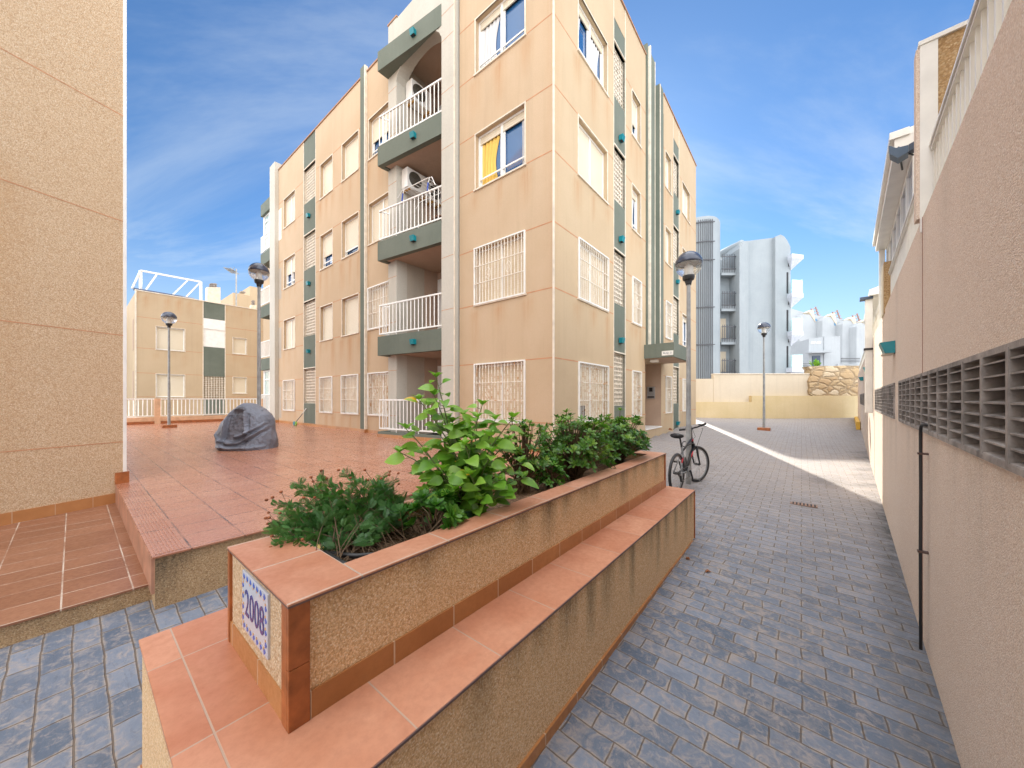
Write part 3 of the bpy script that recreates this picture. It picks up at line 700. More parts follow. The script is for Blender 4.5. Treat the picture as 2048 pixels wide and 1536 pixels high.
# --- balcony bay: column, left pillar, arch, angled bands
SB = S0-.155                                     # front plane of the column and pillar
PB = lambda a, z, d: W(SB-d, a, z)
c0, c1 = on_s(SB, 907.3), on_s(SB, 883)          # column
q1, q0 = on_s(SB, 776.6), on_s(SB, 793)          # pillar (q0 nearer)
mb = MB(PB(c0, 0, 0)); pbox(mb, PB, c0, c1, -1.3, 12.6, -1.6, 0); mb.build('bay_column', MAT['cream'], mbd)
mb = MB(PB(c0, 0, 0)); pbox(mb, PB, c0-.02, c0-.001, -1.3, 12.6, -.03, .004); mb.build('column_edge', MAT['trim'], mbd)
joints(PB, c0, c1, JZ+[9.9, 11.2], [], mbd, .006)
mb = MB(PB(q0, 0, 0)); pbox(mb, PB, q0, q1, -1.13, 11.25, -.36, 0); mb.build('bay_pillar', MAT['cream'], mbd)
mb = MB(PB(q0, 0, 0)); pbox(mb, PB, q0, q1, -1.13, 10.9, -1.6, -.361); mb.build('bay_side_wall', MAT['grey_side'], mbd)
joints(PB, q0, q1, JZ, [], mbd, .006)
# arch head
n = 26; mb = MB(PB(c1, 9, 0)); base = []
for i in range(n+1):
    u = i/n; a = c1+(q0-c1)*u; za = 9.36+.52*(1-(2*u-1)**2)**.62
    base.append([mb.vert(PB(a, za, 0)), mb.vert(PB(a, 11.2, 0)), mb.vert(PB(a, za, -.34)), mb.vert(PB(a, 11.2, -.34))])
for i in range(n):
    a, b = base[i], base[i+1]; mb.face(a[0], a[1], b[1], b[0]); mb.face(a[0], b[0], b[2], a[2]); mb.face(a[2], b[2], b[3], a[3])
mb.build('arch', MAT['cream'], mbd)
mb = MB(PB(c1, 9, 0))
for i in range(n):
    u, u2 = i/n, (i+1)/n; a, a2 = c1+(q0-c1)*u, c1+(q0-c1)*u2; f = lambda u: 9.36+.52*(1-(2*u-1)**2)**.62
    o = [PB(a, f(u)-.0, .012), PB(a2, f(u2)-.0, .012), PB(a2, f(u2)+.05, .012), PB(a, f(u)+.05, .012)]
    mb.prism(o, U*.014)
mb.build('arch_moulding', MAT['cream'], mbd)
mb = MB(PB(c1, 0, 0)); pbox(mb, PB, c1, q0, 11.2, 11.9, -2.0, -1.2); mb.build('upper_parapet', MAT['cream'], mbd)
# band geometry: right end flush at the column, left end swings out .32 m
FR, FLp = W(SB-.004, c1, 0), W(SB-.345, q1+.01, 0)
def band(z0, z1, name, mat, fr=FR, fl=FLp, inn=1.55):
    mb = MB(fr+Z*z0); pts = [fr+Z*z0, fl+Z*z0, W(SB+.002, q1+.01, z0), W(SB+.002, q0+.001, z0), W(SB+inn, q0+.001, z0), W(SB+inn, c1+.001, z0), W(SB+.002, c1+.001, z0)]
    mb.prism(pts, Z*(z1-z0)); return mb.build(name, mat, mbd)
BD = [(-1.13, -.97)] + [(1.26+2.8*k, 1.82+2.8*k) for k in range(3)] + [(9.66, 10.23)]
for i, (z0, z1) in enumerate(BD):
    if i == 4:
        mb = MB(FR+Z*z0); mb.prism([FR+Z*z0, FLp+Z*z0, W(SB-.002, q1+.01, z0), W(SB-.002, c1+.001, z0)], Z*(z1-z0)); mb.build('balcony_band', MAT['green'], mbd); continue
    # front parapet band, then slab
    d_ = (FLp-FR).normalized(); nn = Vector((-d_.y, d_.x, 0)); nn = nn if nn.dot(U) > 0 else -nn
    mb = MB(FR+Z*z0); mb.prism([FR+Z*z0, FLp+Z*z0, FLp+Z*z0+nn*.14, FR+Z*z0+nn*.14+d_*.05], Z*(z1-z0)); mb.prism([FLp+Z*z0+nn*.142, W(SB-.003, q1+.008, z0), W(SB-.003, q1-.12, z0), FLp-V*.12+nn*.142+Z*z0], Z*(z1-z0)); mb.build('balcony_band', MAT['green'], mbd)
    if i: mb = MB(FR+Z*z0); mb.prism([FR+Z*(z0+.03)+nn*.143+d_*.06, FLp+Z*(z0+.03)+nn*.143-V*.13, W(SB+1.5, q0-.01, z0+.03), W(SB+1.5, c1+.01, z0+.03)], Z*.16); mb.build('balcony_soffit', MAT['recess'], mbd)
    zr0, zr1 = z1+.09, z1+.93
    rl = MB(FR+Z*z1); a_, b_ = FR+nn*.07+d_*.02, FLp+nn*.07
    wdt = .035
    for zz in (zr0, zr1): rl.bar(a_+Z*zz, b_+Z*zz, .04, .04)
    nb = 17
    for j in range(nb+1): p = a_.lerp(b_, j/nb); rl.bar(p+Z*(zr0 if j % 6 else z1), p+Z*(zr1-.02), .022)
    c_ = W(SB-.02, q1-.08, 0)
    for zz in (zr0, zr1): rl.bar(b_+Z*zz, c_+Z*zz, .038, .038)
    for j in (1, 2): p = b_.lerp(c_, j/2); rl.bar(p+Z*zr0, p+Z*(zr1-.02), .02)
    rl.build('balcony_railing', MAT['white'], mbd)
mb = MB(FR); d0 = W(0, 0, 0); mb.prism([FR-U*.004+Z*TZ, FLp-U*.012+V*.005+Z*TZ, FLp-U*.012+V*.005+U*.02+Z*TZ, FR+U*.02+Z*TZ], Z*.09); mb.build('skirting', MAT['rustsk'], mbd)
# back and side walls, ceiling of the recess
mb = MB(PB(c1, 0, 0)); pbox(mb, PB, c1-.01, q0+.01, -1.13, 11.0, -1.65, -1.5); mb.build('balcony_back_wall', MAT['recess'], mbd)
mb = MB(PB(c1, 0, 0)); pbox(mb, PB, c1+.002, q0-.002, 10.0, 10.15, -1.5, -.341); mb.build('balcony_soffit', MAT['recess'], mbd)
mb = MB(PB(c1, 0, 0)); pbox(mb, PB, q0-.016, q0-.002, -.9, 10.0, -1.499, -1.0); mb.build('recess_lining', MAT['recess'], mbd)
for k in range(4):     # balcony doors on the back wall
    mb = MB(PB(c1, 0, 0)); z = -1.0+2.8*k; pbox(mb, PB, q0-.75, q0-.1, z, z+2.05, -1.499, -1.45); mb.build('balcony_door', MAT['white'], mbd)
# --- right face
colsR = [(1156.6, 1214.3), (1264, 1280.7), (1330.9, 1341.8), (1364.6, 1379.3)]
hsR = holes_from(on_t, T0, colsR)
ra, rb_ = on_t(T0, 1227.9), on_t(T0, 1250.4); r2a, r2b = on_t(T0, 1346.5), on_t(T0, 1357.8)
fa0, fa1, fb1 = on_t(T0, 1291.4), on_t(T0, 1303), on_t(T0, 1326.6)
ent = (on_t(T0, 1290.4), on_t(T0, 1322.7), -1.02, 1.26, 1.3)
facade(PR, S0, ra-.03, -2.2, ROOF+.07, hsR[:4], MAT['peach2'], mbd, stains=stains_of(hsR[:4], .9)+[(S0+.1, 12, 14, .35, .25)], top=None)
facade(PR, rb_+.03, fb1, -2.2, 10.4, hsR[4:8]+[ent], MAT['peach2'], mbd, stains=stains_of(hsR[4:8], .8))
facade(PR, rb_+.03, fa1, 10.4, ROOF+.07, [], MAT['peach2'], mbd)
facade(PR, fb1, r2a-.03, -2.2, ROOF+.07, hsR[8:12], MAT['peach2'], mbd, stains=stains_of(hsR[8:12], .8))
facade(PR, r2b+.03, S1, -2.2, ROOF+.07, hsR[12:16], MAT['peach2'], mbd, stains=stains_of(hsR[12:16], .8))
joints(PR, S0, ra-.04, JZ, hsR, mbd); joints(PR, rb_+.05, fa0, JZ, hsR, mbd); joints(PR, fb1+.02, r2a-.04, JZ, hsR, mbd); joints(PR, r2b+.04, S1, JZ, hsR, mbd)
strip(PR, ra, rb_, mbd, ROOF+.07, -1.6); strip(PR, r2a, r2b, mbd, ROOF+.07, -1.4)
RK = {(0, 0): 'grille', (0, 1): 'grille2', (0, 2): 'shut', (0, 3): 'open', (1, 0): 'grille', (1, 1): 'grille2', (1, 2): 'open', (1, 3): 'half',
      (2, 0): 'grille2', (2, 1): 'grille2', (2, 2): 'shut', (2, 3): 'shut', (3, 0): 'grille2', (3, 1): 'open', (3, 2): 'shut', (3, 3): 'shut'}
for h in hsR:
    wobj = window(PR, h, mbd, RK[(h[5], h[6])], None, seed=5+h[5], sashes=2 if h[5] in (0, 3) else 1)
    if (h[5], h[6]) == (0, 0):
        mb = MB(PR(h[0], h[2], 0)); pbox(mb, PR, h[0]+.05, h[0]+.5, h[2]+.06, h[2]+.36, -.115, -.10); mb.build('dark_vent_panel', MAT['dark'], wobj)
    if (h[5], h[6]) == (0, 3): curtain(PR, h[0]+.08, h[0]+.4, h[2]+.06, h[3]-.2, -.065, MAT['curtain_w'], wobj); curtain(PR, (h[0]+h[1])/2+.1, h[1]-.1, h[2]+.06, h[3]-.2, -.065, MAT['curtain_w'], wobj)
    if (h[5], h[6]) == (1, 2): curtain(PR, h[0]+.15, h[1]-.1, h[2]+.06, h[3]-.2, -.065, MAT['curtain_w'], wobj)
# parapet caps
mb = MB(W(S0, T0, ROOF))
pbox(mb, PL, colB-1.2, T1, HL, HL+.05, -.18, .03); pbox(mb, PL, T0-.03, colA, ROOF, ROOF+.05, -.18, .03)
pbox(mb, PR, S0+.18, fa1, ROOF+.07, ROOF+.12, -.18, .03); pbox(mb, PR, fb1, S1+.03, ROOF+.07, ROOF+.12, -.18, .03)
pbox(mb, PB, q0-.02, q1+.02, 11.25, 11.3, -.38, .02); pbox(mb, PB, c1, q0, 11.9, 11.95, -2.0, -1.17)
mb.build('parapet_cap', simple('brown_cap', (.36, .2, .12), .8), mbd)
# solid core behind the facades and roof slab, end walls
mb = MB(W(S0+1.7, T0+.7, -2)); mb.st(S0+1.75, S1-.3, T0+1.4, T1-.2, -2.2, 10.3); mb.st(S0+.16, S1-.16, T0+.16, T1-.16, 10.3, 10.42)
mb.st(S0+.3, S0+1.7, T0+.7, c0-.02, -2.2, 10.3); mb.st(S0+.7, S0+1.7, q1+.02, T1-.2, -2.2, 10.3); mb.build('core', MAT['dark'], mbd)
mb = MB(W(S1, T0, -2)); mb.st(S1-.16, S1-.002, T0+.002, T1, -2.2, 10.42); mb.st(S0+.01, fa1, T0+.005, T0+.15, 10.3, ROOF+.06); mb.st(fb1+.3, S1-.003, T0+.005, T0+.15, 10.3, ROOF+.06); mb.st(S0+.002, S1, T1-.16, T1-.001, -2.2, HL); mb.build('end_wall', MAT['peach2'], mbd)
mb = MB(W(S0, T0, -2)); mb.st(S0-.012, S0+.02, T0-.012, T0+.02, -1.9, ROOF+.06); mb.build('corner_bead', MAT['trim'], mbd)
# stair fins
mb = MB(PR(fa0, 0, 0)); pbox(mb, PR, fa0, fa0+.09, 1.7, ROOF+.45, -.1, .05); pbox(mb, PR, fa0+.14, fa1-.02, 1.7, ROOF+.2, -.1, .11); mb.build('stair_fin', MAT['green'], mbd)
mb = MB(PR(fa0, 0, 0)); pbox(mb, PR, fa0+.092, fa0+.138, 1.7, ROOF+.4, -.1, .13); pbox(mb, PR, fa1-.018, fa1+.02, 1.7, ROOF+.2, -.1, .125)
fs1 = on_t(T0-.27, 1326.6); pbox(mb, PR, fa1+.028, fa1+.07, 1.7, 10.46, .26, .28); mb.build('fin_trim', MAT['trim'], mbd)
mb = MB(PR(fb1, 0, 0)); pbox(mb, PR, fa1+.03, fs1, 1.7, 10.48, -.1, .27); mb.build('stair_fin', MAT['green'], mbd)
mb = MB(PR(fb1, 0, 0)); pbox(mb, PR, fs1+.002, fb1-.01, 1.7, 10.39, -.1, .012); mb.build('stair_panel', MAT['green'], mbd)
# entrance canopy with its sign and lamp, doorway
ca0 = on_t(T0, 1288)
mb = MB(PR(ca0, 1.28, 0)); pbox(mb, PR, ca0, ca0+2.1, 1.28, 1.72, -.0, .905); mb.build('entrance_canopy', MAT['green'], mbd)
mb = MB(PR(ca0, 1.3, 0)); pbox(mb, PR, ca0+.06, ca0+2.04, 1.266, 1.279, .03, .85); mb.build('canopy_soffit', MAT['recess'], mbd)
mb = MB(PR(ca0, 1.3, 0)); pbox(mb, PR, ca0-.012, ca0-.001, 1.33, 1.47, .55, .885); sg = mb.build('block_sign', simple('sign_white', (.8, .78, .72), .5), mbd)
textobj('sign_text', 'BLQ  3', .085, simple('sign_ink', (.12, .13, .2), .5), sg, PR(ca0-.0135, 1.40, .715), -V, Z)
mb = MB(PR(ca0, 1.3, 0)); pbox(mb, PR, ca0+.25, ca0+.47, 1.175, 1.265, .1, .33); mb.build('canopy_lamp', MAT['white'], mbd, bevel=.02)
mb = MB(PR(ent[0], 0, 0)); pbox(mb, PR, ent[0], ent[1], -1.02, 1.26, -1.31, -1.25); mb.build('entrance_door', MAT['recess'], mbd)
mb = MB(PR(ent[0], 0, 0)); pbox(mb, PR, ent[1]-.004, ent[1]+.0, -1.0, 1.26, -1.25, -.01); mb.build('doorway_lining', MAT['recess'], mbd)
mb = MB(PR(ent[0], 0, 0)); pbox(mb, PR, ent[0]+.01, ent[1]-.01, -1.03, -.99, -1.2, .03); mb.build('threshold', MAT['white'], mbd)
mb = MB(PR(ent[0], 0, 0)); pbox(mb, PR, ent[1]-.03, ent[1]-.005, .0, .43, -.5, -.22); ic = mb.build('intercom', simple('brushed_steel', (.5, .52, .55), .3, .7), mbd)
mb = MB(PR(ent[0], 0, 0)); pbox(mb, PR, ent[1]-.035, ent[1]-.031, .25, .4, -.42, -.3); pbox(mb, PR, ent[1]-.035, ent[1]-.031, .03, .08, -.48, -.24); mb.build('intercom_panel', MAT['black'], ic)
# glazed bay of the far wing
g0, g1 = T1+.2, T1+2.7
mb = MB(W(6.2, g0, 0)); mb.st(6.9, 12, g0-.2, g1+1.5, -3, 10.3); mb.build('far_wing_wall', MAT['peach'], mbd)
for k in range(4):
    z = 2.8*k; mb = MB(W(6.2, g0, z)); mb.st(6.35, 7.2, g0-.15, g1, z-1.3, z-.7) if k else None
    if mb.f: mb.build('balcony_band', MAT['green'], mbd)
    if k == 3: mb = MB(W(6.2, g0, z)); mb.st(6.35, 7.2, g0-.15, g1, 9.75, 10.35); mb.build('balcony_band', MAT['green'], mbd)
    mb = MB(W(6.2, g0, z)); mb.bar(W(6.38, g0-.1, z+.2), W(6.38, g1, z+.2), .05); mb.bar(W(6.38, g0-.1, z-.6), W(6.38, g1, z-.6), .04)
    for j in range(15): p = g0-.1+(g1-g0+.1)*j/14; mb.bar(W(6.38, p, z-.6), W(6.38, p, z+.2), .03)
    mb.build('balcony_railing', MAT['white'], mbd)
    if k in (0, 3):
        mb = MB(W(6.2, g0, z)); top = 9.75 if k == 3 else 1.5
        for j in range(4): p = g0-.12+(g1-g0)*j/3; mb.bar(W(6.5, p, z-.7), W(6.5, p, top), .08)
        for zz in (z+.2, z+1.0, top-.04): mb.bar(W(6.5, g0-.1, zz), W(6.5, g1-.1, zz), .07)
        fo = mb.build('glazed_frame', MAT['white'], mbd)
        mb = MB(W(6.2, g0, z)); mb.st(6.5, 6.52, g0-.1, g1-.1, z-.7, top); mb.build('glazing', MAT['gglass'], fo)
# ================================================================ tall building at the left edge
LC = W(.45, 7.06, 0); LD = Vector((-241, -713, 0)).normalized(); LN = Vector((-LD.y, LD.x, 0))  # LN points to the terrace/right
if LN.x < 0: LN = -LN
lb = thing('corner_building', LC+Z*TZ, 'tall pebbledash building wall filling the left edge, with a white corner strip', 'building')
PLB = lambda a, z, d: LC+LD*a+LN*d+Z*z
def lst(a, z): return 0
JL = []
for py in (-80, 97.7, 358.6, 641, 904):          # joint heights where the wall leaves the frame
    pass
DL = 3.85
JL = [(HY-y)/F*3.855 for y in (-190, 97.7, 358.6, 641, 904)]
mbw = facade(PLB, 0, 9, -2.0, 12, [], MAT['pebpale'], lb, g=.25, stains=[(1.06, 2.5, 4.4, .16, .8), (1.3, 2.0, 3.5, .3, .5)])
joints(PLB, 0.02, 9, JL+[6.4], [], lb, .005)
mb = MB(LC); mb.prism([LC-LN*.003+Z*(-2), LC+LD*9-LN*.003+Z*(-2), LC+LD*9-LN*9+Z*(-2), LC-LN*9+Z*(-2)], Z*14); mb.build('body', MAT['pebpale'], lb)
mb = MB(LC); pbox(mb, PLB, -.004, .03, TZ, 12, -.03, .006); mb.build('corner_strip', MAT['white'], lb)
mb = MB(LC); pbox(mb, PLB, .06, 9, PZ, PZ+.13, -.01, .014); 
m_, t_, b_ = newmat('wall_skirting'); 
pp = nd(t_, 'NewGeometry').outputs['Position']; mpn = nd(t_, 'Mapping', Vector=pp); mpn.inputs['Rotation'].default_value = (0, 0, -math.atan2(LD.y, LD.x))
spn = nd(t_, 'SeparateXYZ', Vector=mpn.outputs[0]).outputs; frn = mth(t_, 'FRACT', mth(t_, 'MULTIPLY', mth(t_, 'ADD', spn[0], 50.0), 1/.31)); gn_ = mrange(t_, frn, 0, .025, 1, 0)
setc(t_, b_, mix(t_, gn_, mix(t_, noi(t_, pp, 6, 4), (.36, .15, .05), (.52, .25, .1)), (.55, .42, .3)), .35)
mb.build('skirting', m_, lb)
mb = MB(LC); pbox(mb, PLB, -.02, .11, TZ, TZ+.15, 0, .03); mb.build('skirting', MAT['edge_tile'], lb)

# ================================================================ alley wall on the right
PW = lambda a, z, d: RO+RW*a+RN*d+Z*z          # d > 0 toward the alley
def aw(px): k = (px-1024)/F; return .52/(k-.943)/RW.y
WT = 1.265
ra_ = thing('alley_wall', PW(2, -1.7, 0), 'long pinkish pebbledash wall along the right of the alley, with louvred vents set in it', 'wall')
a_end = 26.5
vents = [(-.6, aw(1800.5)), (aw(1790.6), aw(1767)), (aw(1767)+.02, aw(1751)), (aw(1741.5), aw(1732)), (aw(1729), aw(1720.5))]
VZ0, VZ1 = -.215, .162
hs = [(a, b, VZ0, VZ1, .14) for a, b in vents]
facade(PW, -3, a_end, -2.0, WT, hs, MAT['pebpink'], ra_, g=.12, stains=[(aw(1790), .9, .5, .03, .6)]+[(x*.37+.2*math.sin(x*5.1), VZ0+.02, .45+.4*abs(math.sin(x*2.3)), .16, .38*abs(math.sin(x*1.7))) for x in range(0, 26)]+[(x*.9+.3*math.sin(x*4.1), WT, .5+.5*abs(math.sin(x*3.3)), .2, .3*abs(math.sin(x*1.3))) for x in range(0, 12)], flip=True)
mb = MB(PW(2, 0, 0)); pbox(mb, PW, -3, a_end, WT-.02, WT+.001, -.35, -.002); mb.build('wall_top', MAT['creamhouse'], ra_)
mb = MB(PW(2, 0, 0)); pbox(mb, PW, -3, a_end, -2, WT-.03, -.5, -.36); mb.build('wall_core', MAT['dark'], ra_)
joints(PW, 0, 0, [], [], ra_)
mb = MB(PW(3, 0, 0)); ja = aw(1845.5)
for (z0, z1) in ((-1.72, VZ0), (VZ1, WT)): pbox(mb, PW, ja-.006, ja+.006, z0, z1, -.004, .0025)
ja2 = aw(1749)
for (z0, z1) in ((-1.6, VZ0), (VZ1, WT)): pbox(mb, PW, ja2-.01, ja2+.01, z0, z1, -.004, .0025)
mb.build('wall_joint', simple('dark_joint', (.36, .2, .15), .9), ra_)
for i, (a, b) in enumerate(vents):
    mb = MB(PW(a, 0, 0)); pitch = .30 if i == 0 else .28; n = max(1, round((b-a)/pitch)); rows = 8; rh = (VZ1-VZ0)/rows
    for j in range(n+1): x = a+(b-a)*j/n; pbox(mb, PW, max(a, x-.013), min(b, x+.013), VZ0, VZ1, -.14, .014)
    pbox(mb, PW, a, b, VZ0-.012, VZ0+.01, -.14, .012); pbox(mb, PW, a, b, VZ1-.01, VZ1+.012, -.14, .012)
    for j in range(n):
        x0, x1 = a+(b-a)*j/n+.012, a+(b-a)*(j+1)/n-.012
        for r_ in range(rows):
            z = VZ0+rh*(r_+.15)
            pts = [PW(x0, z, .010), PW(x0, z+.006, .010), PW(x0, z+.036, -.12), PW(x0, z+.029, -.12)]
            mb.prism(pts, RW*(x1-x0))
    mb.build('louvre_vent', MAT['concrete'], ra_, loc=None)
    mb = MB(PW(a, 0, 0)); pbox(mb, PW, a, b, VZ0, VZ1, -.16, -.141); mb.build('vent_backing', MAT['dark'], ra_)
# black pipe coming out of the vent and down the wall
pp_ = thing('wall_pipe', PW(aw(1855), -1.0, .03), 'thin black pipe that comes out of the vent and runs down the alley wall', 'pipe')
pa_ = aw(1857); zt = -.17; zb_ = -1.64
mb = MB(PW(pa_, -1, 0)); mb.tube([PW(pa_-.12, zt, .0), PW(pa_-.09, zt+.004, .02), PW(pa_-.04, zt, .032), PW(pa_-.01, zt-.02, .034), PW(pa_, zt-.06, .034), PW(pa_+.0, -.6, .033), PW(pa_+.004, -1.0, .034), PW(pa_+.0, zb_, .033)], .0085, 10)
mb.build('tube', MAT['black'], pp_, smooth=True)
for z in (-.36, -1.0):
    mb = MB(PW(pa_, z, 0)); pbox(mb, PW, pa_-.016, pa_+.016, z-.006, z+.006, 0, .048); mb.build('clip', simple('rusty_clip', (.09, .05, .04), .6), pp_)
# teal wall lamps on the alley wall
def wedge(mb, P, a0, a1, z0, z1, dep_, lean=.35):
    q = [P(a0, z0, .002), P(a0, z1, .002), P(a0, z1, dep_), P(a0, z0+(z1-z0)*.0, dep_*lean)]
    mb.prism(q, P(a1, z0, .002)-P(a0, z0, .002))
for i, (x0, x1, y0, y1, lab) in enumerate([(1760, 1791, 681, 705, 'large teal wedge lamp on the alley wall, nearest and highest of the three there'), (1730.5, 1740.5, 733, 744, 'small bright teal lamp on the sunlit part of the alley wall'), (1717, 1727, 753.5, 761, 'farthest and darkest small teal lamp on the alley wall')]):
    a1, a0 = aw(x0), aw(x1); D_ = a0*RW.y; z1 = (HY-y0)/F*D_; z0 = (HY-y1)/F*D_
    a1 = min(a1, a0+.33) if i == 0 else a0+.35
    o = thing('wall_lamp', PW(a0, z0, 0), lab, 'wall lamp', 'teal lamps on the alley wall')
    mb = MB(PW(a0, z0, 0)); q = [PW(a0, z0, .002), PW(a0, z1, .002), PW(a0, z1-.01, .12), PW(a0, z0, .08)]; mb.prism(q, RW*.27); mb.build('lamp_shade', MAT['teal'], o)
    mb = MB(PW(a0, z0, 0)); pbox(mb, PW, a0+.03, a0+.27, z0-.012, z0-.001, .01, .1); mb.build('diffuser', MAT['trim'], o)
# white downpipe
dp = thing('downpipe', PW(aw(1745), 0, .06), 'square white downpipe with a black bracket on the sunlit alley wall', 'downpipe')
da = aw(1746); zt_ = (HY-598)/F*da*RW.y; zb2 = (HY-826)/F*da*RW.y
mb = MB(PW(da, 0, 0)); pbox(mb, PW, da-.05, da+.07, zb2, zt_, .0, .12); mb.build('pipe', MAT['white'], dp, bevel=.01)
mb = MB(PW(da, 0, 0)); pbox(mb, PW, da-.07, da+.09, (HY-700)/F*da*RW.y, (HY-698)/F*da*RW.y+.02, .0, .14); mb.build('bracket', MAT['black'], dp)
mb = MB(PW(da, 0, 0)); pbox(mb, PW, da-.1, da+.12, zt_, zt_+.05, .0, .2); mb.build('hopper', simple('slate_blue', (.06, .09, .15), .5), dp)

# railings and terraces above the alley wall
def top_rail(a0, a1, lab, d=-.056, ztop=1.75, step=.1):
    o = thing('terrace_railing', PW(a0, WT, d), lab, 'railing', 'railings on top of the alley wall')
    mb = MB(PW(a0, WT, d)); pbox(mb, PW, a0, a1, ztop-.02, ztop, d-.03, d+.03); pbox(mb, PW, a0, a1, ztop-.045, ztop-.028, d-.022, d+.022); mb.build('handrail', MAT['white'], o)
    mb = MB(PW(a0, WT, d)); n = round((a1-a0)/step)
    for j in range(n+1): x = a0+(a1-a0)*j/n; pbox(mb, PW, x-.009, x+.009, WT, ztop-.045, d-.008, d+.008)
    mb.build('balusters', MAT['white'], o)
    mb = MB(PW(a0, WT, d)); pbox(mb, PW, a0, a1, WT-.0, ztop-.05, d-.16, d-.15); mb.build('backing_screen', MAT['creamhouse'], o)
    return o
aD = 2.5/RW.y
top_rail(.6, aD-.03, 'near white railing with cream bars on the alley wall, at the upper right corner')
top_rail(aD+.12, aw(1770.5)-.05, 'middle white railing on the alley wall, in front of the glazed terrace')
dv = thing('terrace_divider', PW(aD, WT, 0), 'brown pebbledash divider wall with a white edge strip above the alley wall', 'divider wall')
mb = MB(PW(aD, WT, 0)); pbox(mb, PW, aD, aD+.09, WT-.1, 2.47, -1.6, -.0); mb.build('panel', MAT['pebbrown'], dv)
mb = MB(PW(aD, WT, 0)); pbox(mb, PW, aD-.012, aD-.001, WT-.1, 2.48, -.07, .012); pbox(mb, PW, aD-.02, aD+.11, 2.471, 2.50, -1.6, .02); mb.build('edge_strip', MAT['white'], dv)
mb = MB(PW(aD, WT, 0)); pbox(mb, PW, aD, aD+.1, WT, 2.46, .001, .03); mb.build('rough_edge', MAT['pebpink'], dv)
hb = thing('near_house', PW(.5, WT, -2), 'cream rendered house behind the near railing at the upper right corner', 'house')
mb = MB(PW(0, WT, -1)); pbox(mb, PW, -3.5, aD-.35, 1.0, 4.6, -5, -.42); mb.build('wall', MAT['creamhouse'], hb)
mb = MB(PW(0, WT, -1)); pbox(mb, PW, aD-.34, aD-.2, 1.0, 4.6, -5, -.36); mb.build('corner_pillar', MAT['trim'], hb)
# glazed terrace room with a projecting eave
gh = thing('glazed_terrace_house', PW(4, WT, -.2), 'cream glazed terrace room with a long projecting white eave above the middle railing', 'house')
e0, e1 = 3.55/RW.y, 6.05/RW.y
mb = MB(PW(e0, 2.5, 0)); pbox(mb, PW, e0, e1, 2.50, 2.6, -.5, .04); pbox(mb, PW, e0-.02, e1+.02, 2.6, 2.67, -.06, .075)
mb.prism([PW(e0, 2.602, -.061), PW(e0, 2.67, -.061), PW(e0, 2.95, -2.4), PW(e0, 2.602, -2.4)], RW*(e1-e0)); mb.build('eave', MAT['white'], gh)
mb = MB(PW(e0, 2.5, 0)); pbox(mb, PW, e0-.04, e0+.02, 1.2, 2.62, -2.3, -.12); pbox(mb, PW, e0+.03, e1, 1.2, 2.49, -2.3, -.45); mb.build('wall', MAT['creamhouse'], gh)
mb = MB(PW(e0, 2, 0)); n = 6
for j in range(n+1): x = e0+.05+(e1-e0-.1)*j/n; pbox(mb, PW, x-.025, x+.025, 1.2, 2.49, -.13, -.085)
pbox(mb, PW, e0+.02, e1, 2.42, 2.495, -.125, -.09); pbox(mb, PW, e0+.02, e1, 1.2, 1.83, -.125, -.095); fr_ = mb.build('window_frame', MAT['white'], gh)
mb = MB(PW(e0, 2, 0)); pbox(mb, PW, e0+.05, e1-.05, 1.83, 2.42, -.12, -.105); mb.build('pane', MAT['pane'], fr_)
mb = MB(PW(e1, 2, 0)); pbox(mb, PW, e1-.08, e1-.01, 1.2, 2.49, -.07, .0); mb.build('post', MAT['white'], gh)
mb = MB(PW(e0, 2, 0)); mb.tube([PW(e0+.5, 2.49, -.05), PW(e0-.1, 2.46, .02)], .008, 6); mb.build('cable', MAT['black'], gh)
# flood light on the eave end
c_ = at(1807, 298, 3.1)
fl_ = thing('flood_light', c_, 'dark grey floodlight mounted at the near end of the white eave', 'floodlight')
n_ = Vector((c_.x, c_.y, 0)).normalized(); x_ = Vector((n_.y, -n_.x, 0))
mb = MB(c_); k_ = .72
h_ = [c_+x_*(-.125*k_)+Z*.11*k_, c_+x_*(-.06*k_)+Z*.045*k_, c_+x_*.04*k_+Z*.03*k_, c_+x_*.04*k_-Z*.05*k_, c_+x_*(-.045*k_)-Z*.085*k_, c_+x_*(-.115*k_)]
mb.prism(h_, n_*.12); mb.build('housing', simple('slate_metal', (.05, .09, .15), .45), fl_)
mb = MB(c_); mb.prism([c_+x_*.03+Z*.025, c_+x_*.085+Z*.042, c_+x_*.09-Z*.025, c_+x_*.03-Z*.032], n_*.08); mb.build('gear_box', simple('slate_metal_dark', (.04, .06, .1), .5), fl_)
mb = MB(c_); mb.bar(c_+x_*.02-Z*.02+n_*.05, c_+x_*.06-Z*.06+n_*.05, .01); mb.bar(c_+x_*.08+n_*.05, c_+x_*.11+n_*.25-Z*.02, .015); mb.build('bracket', MAT['black'], fl_)
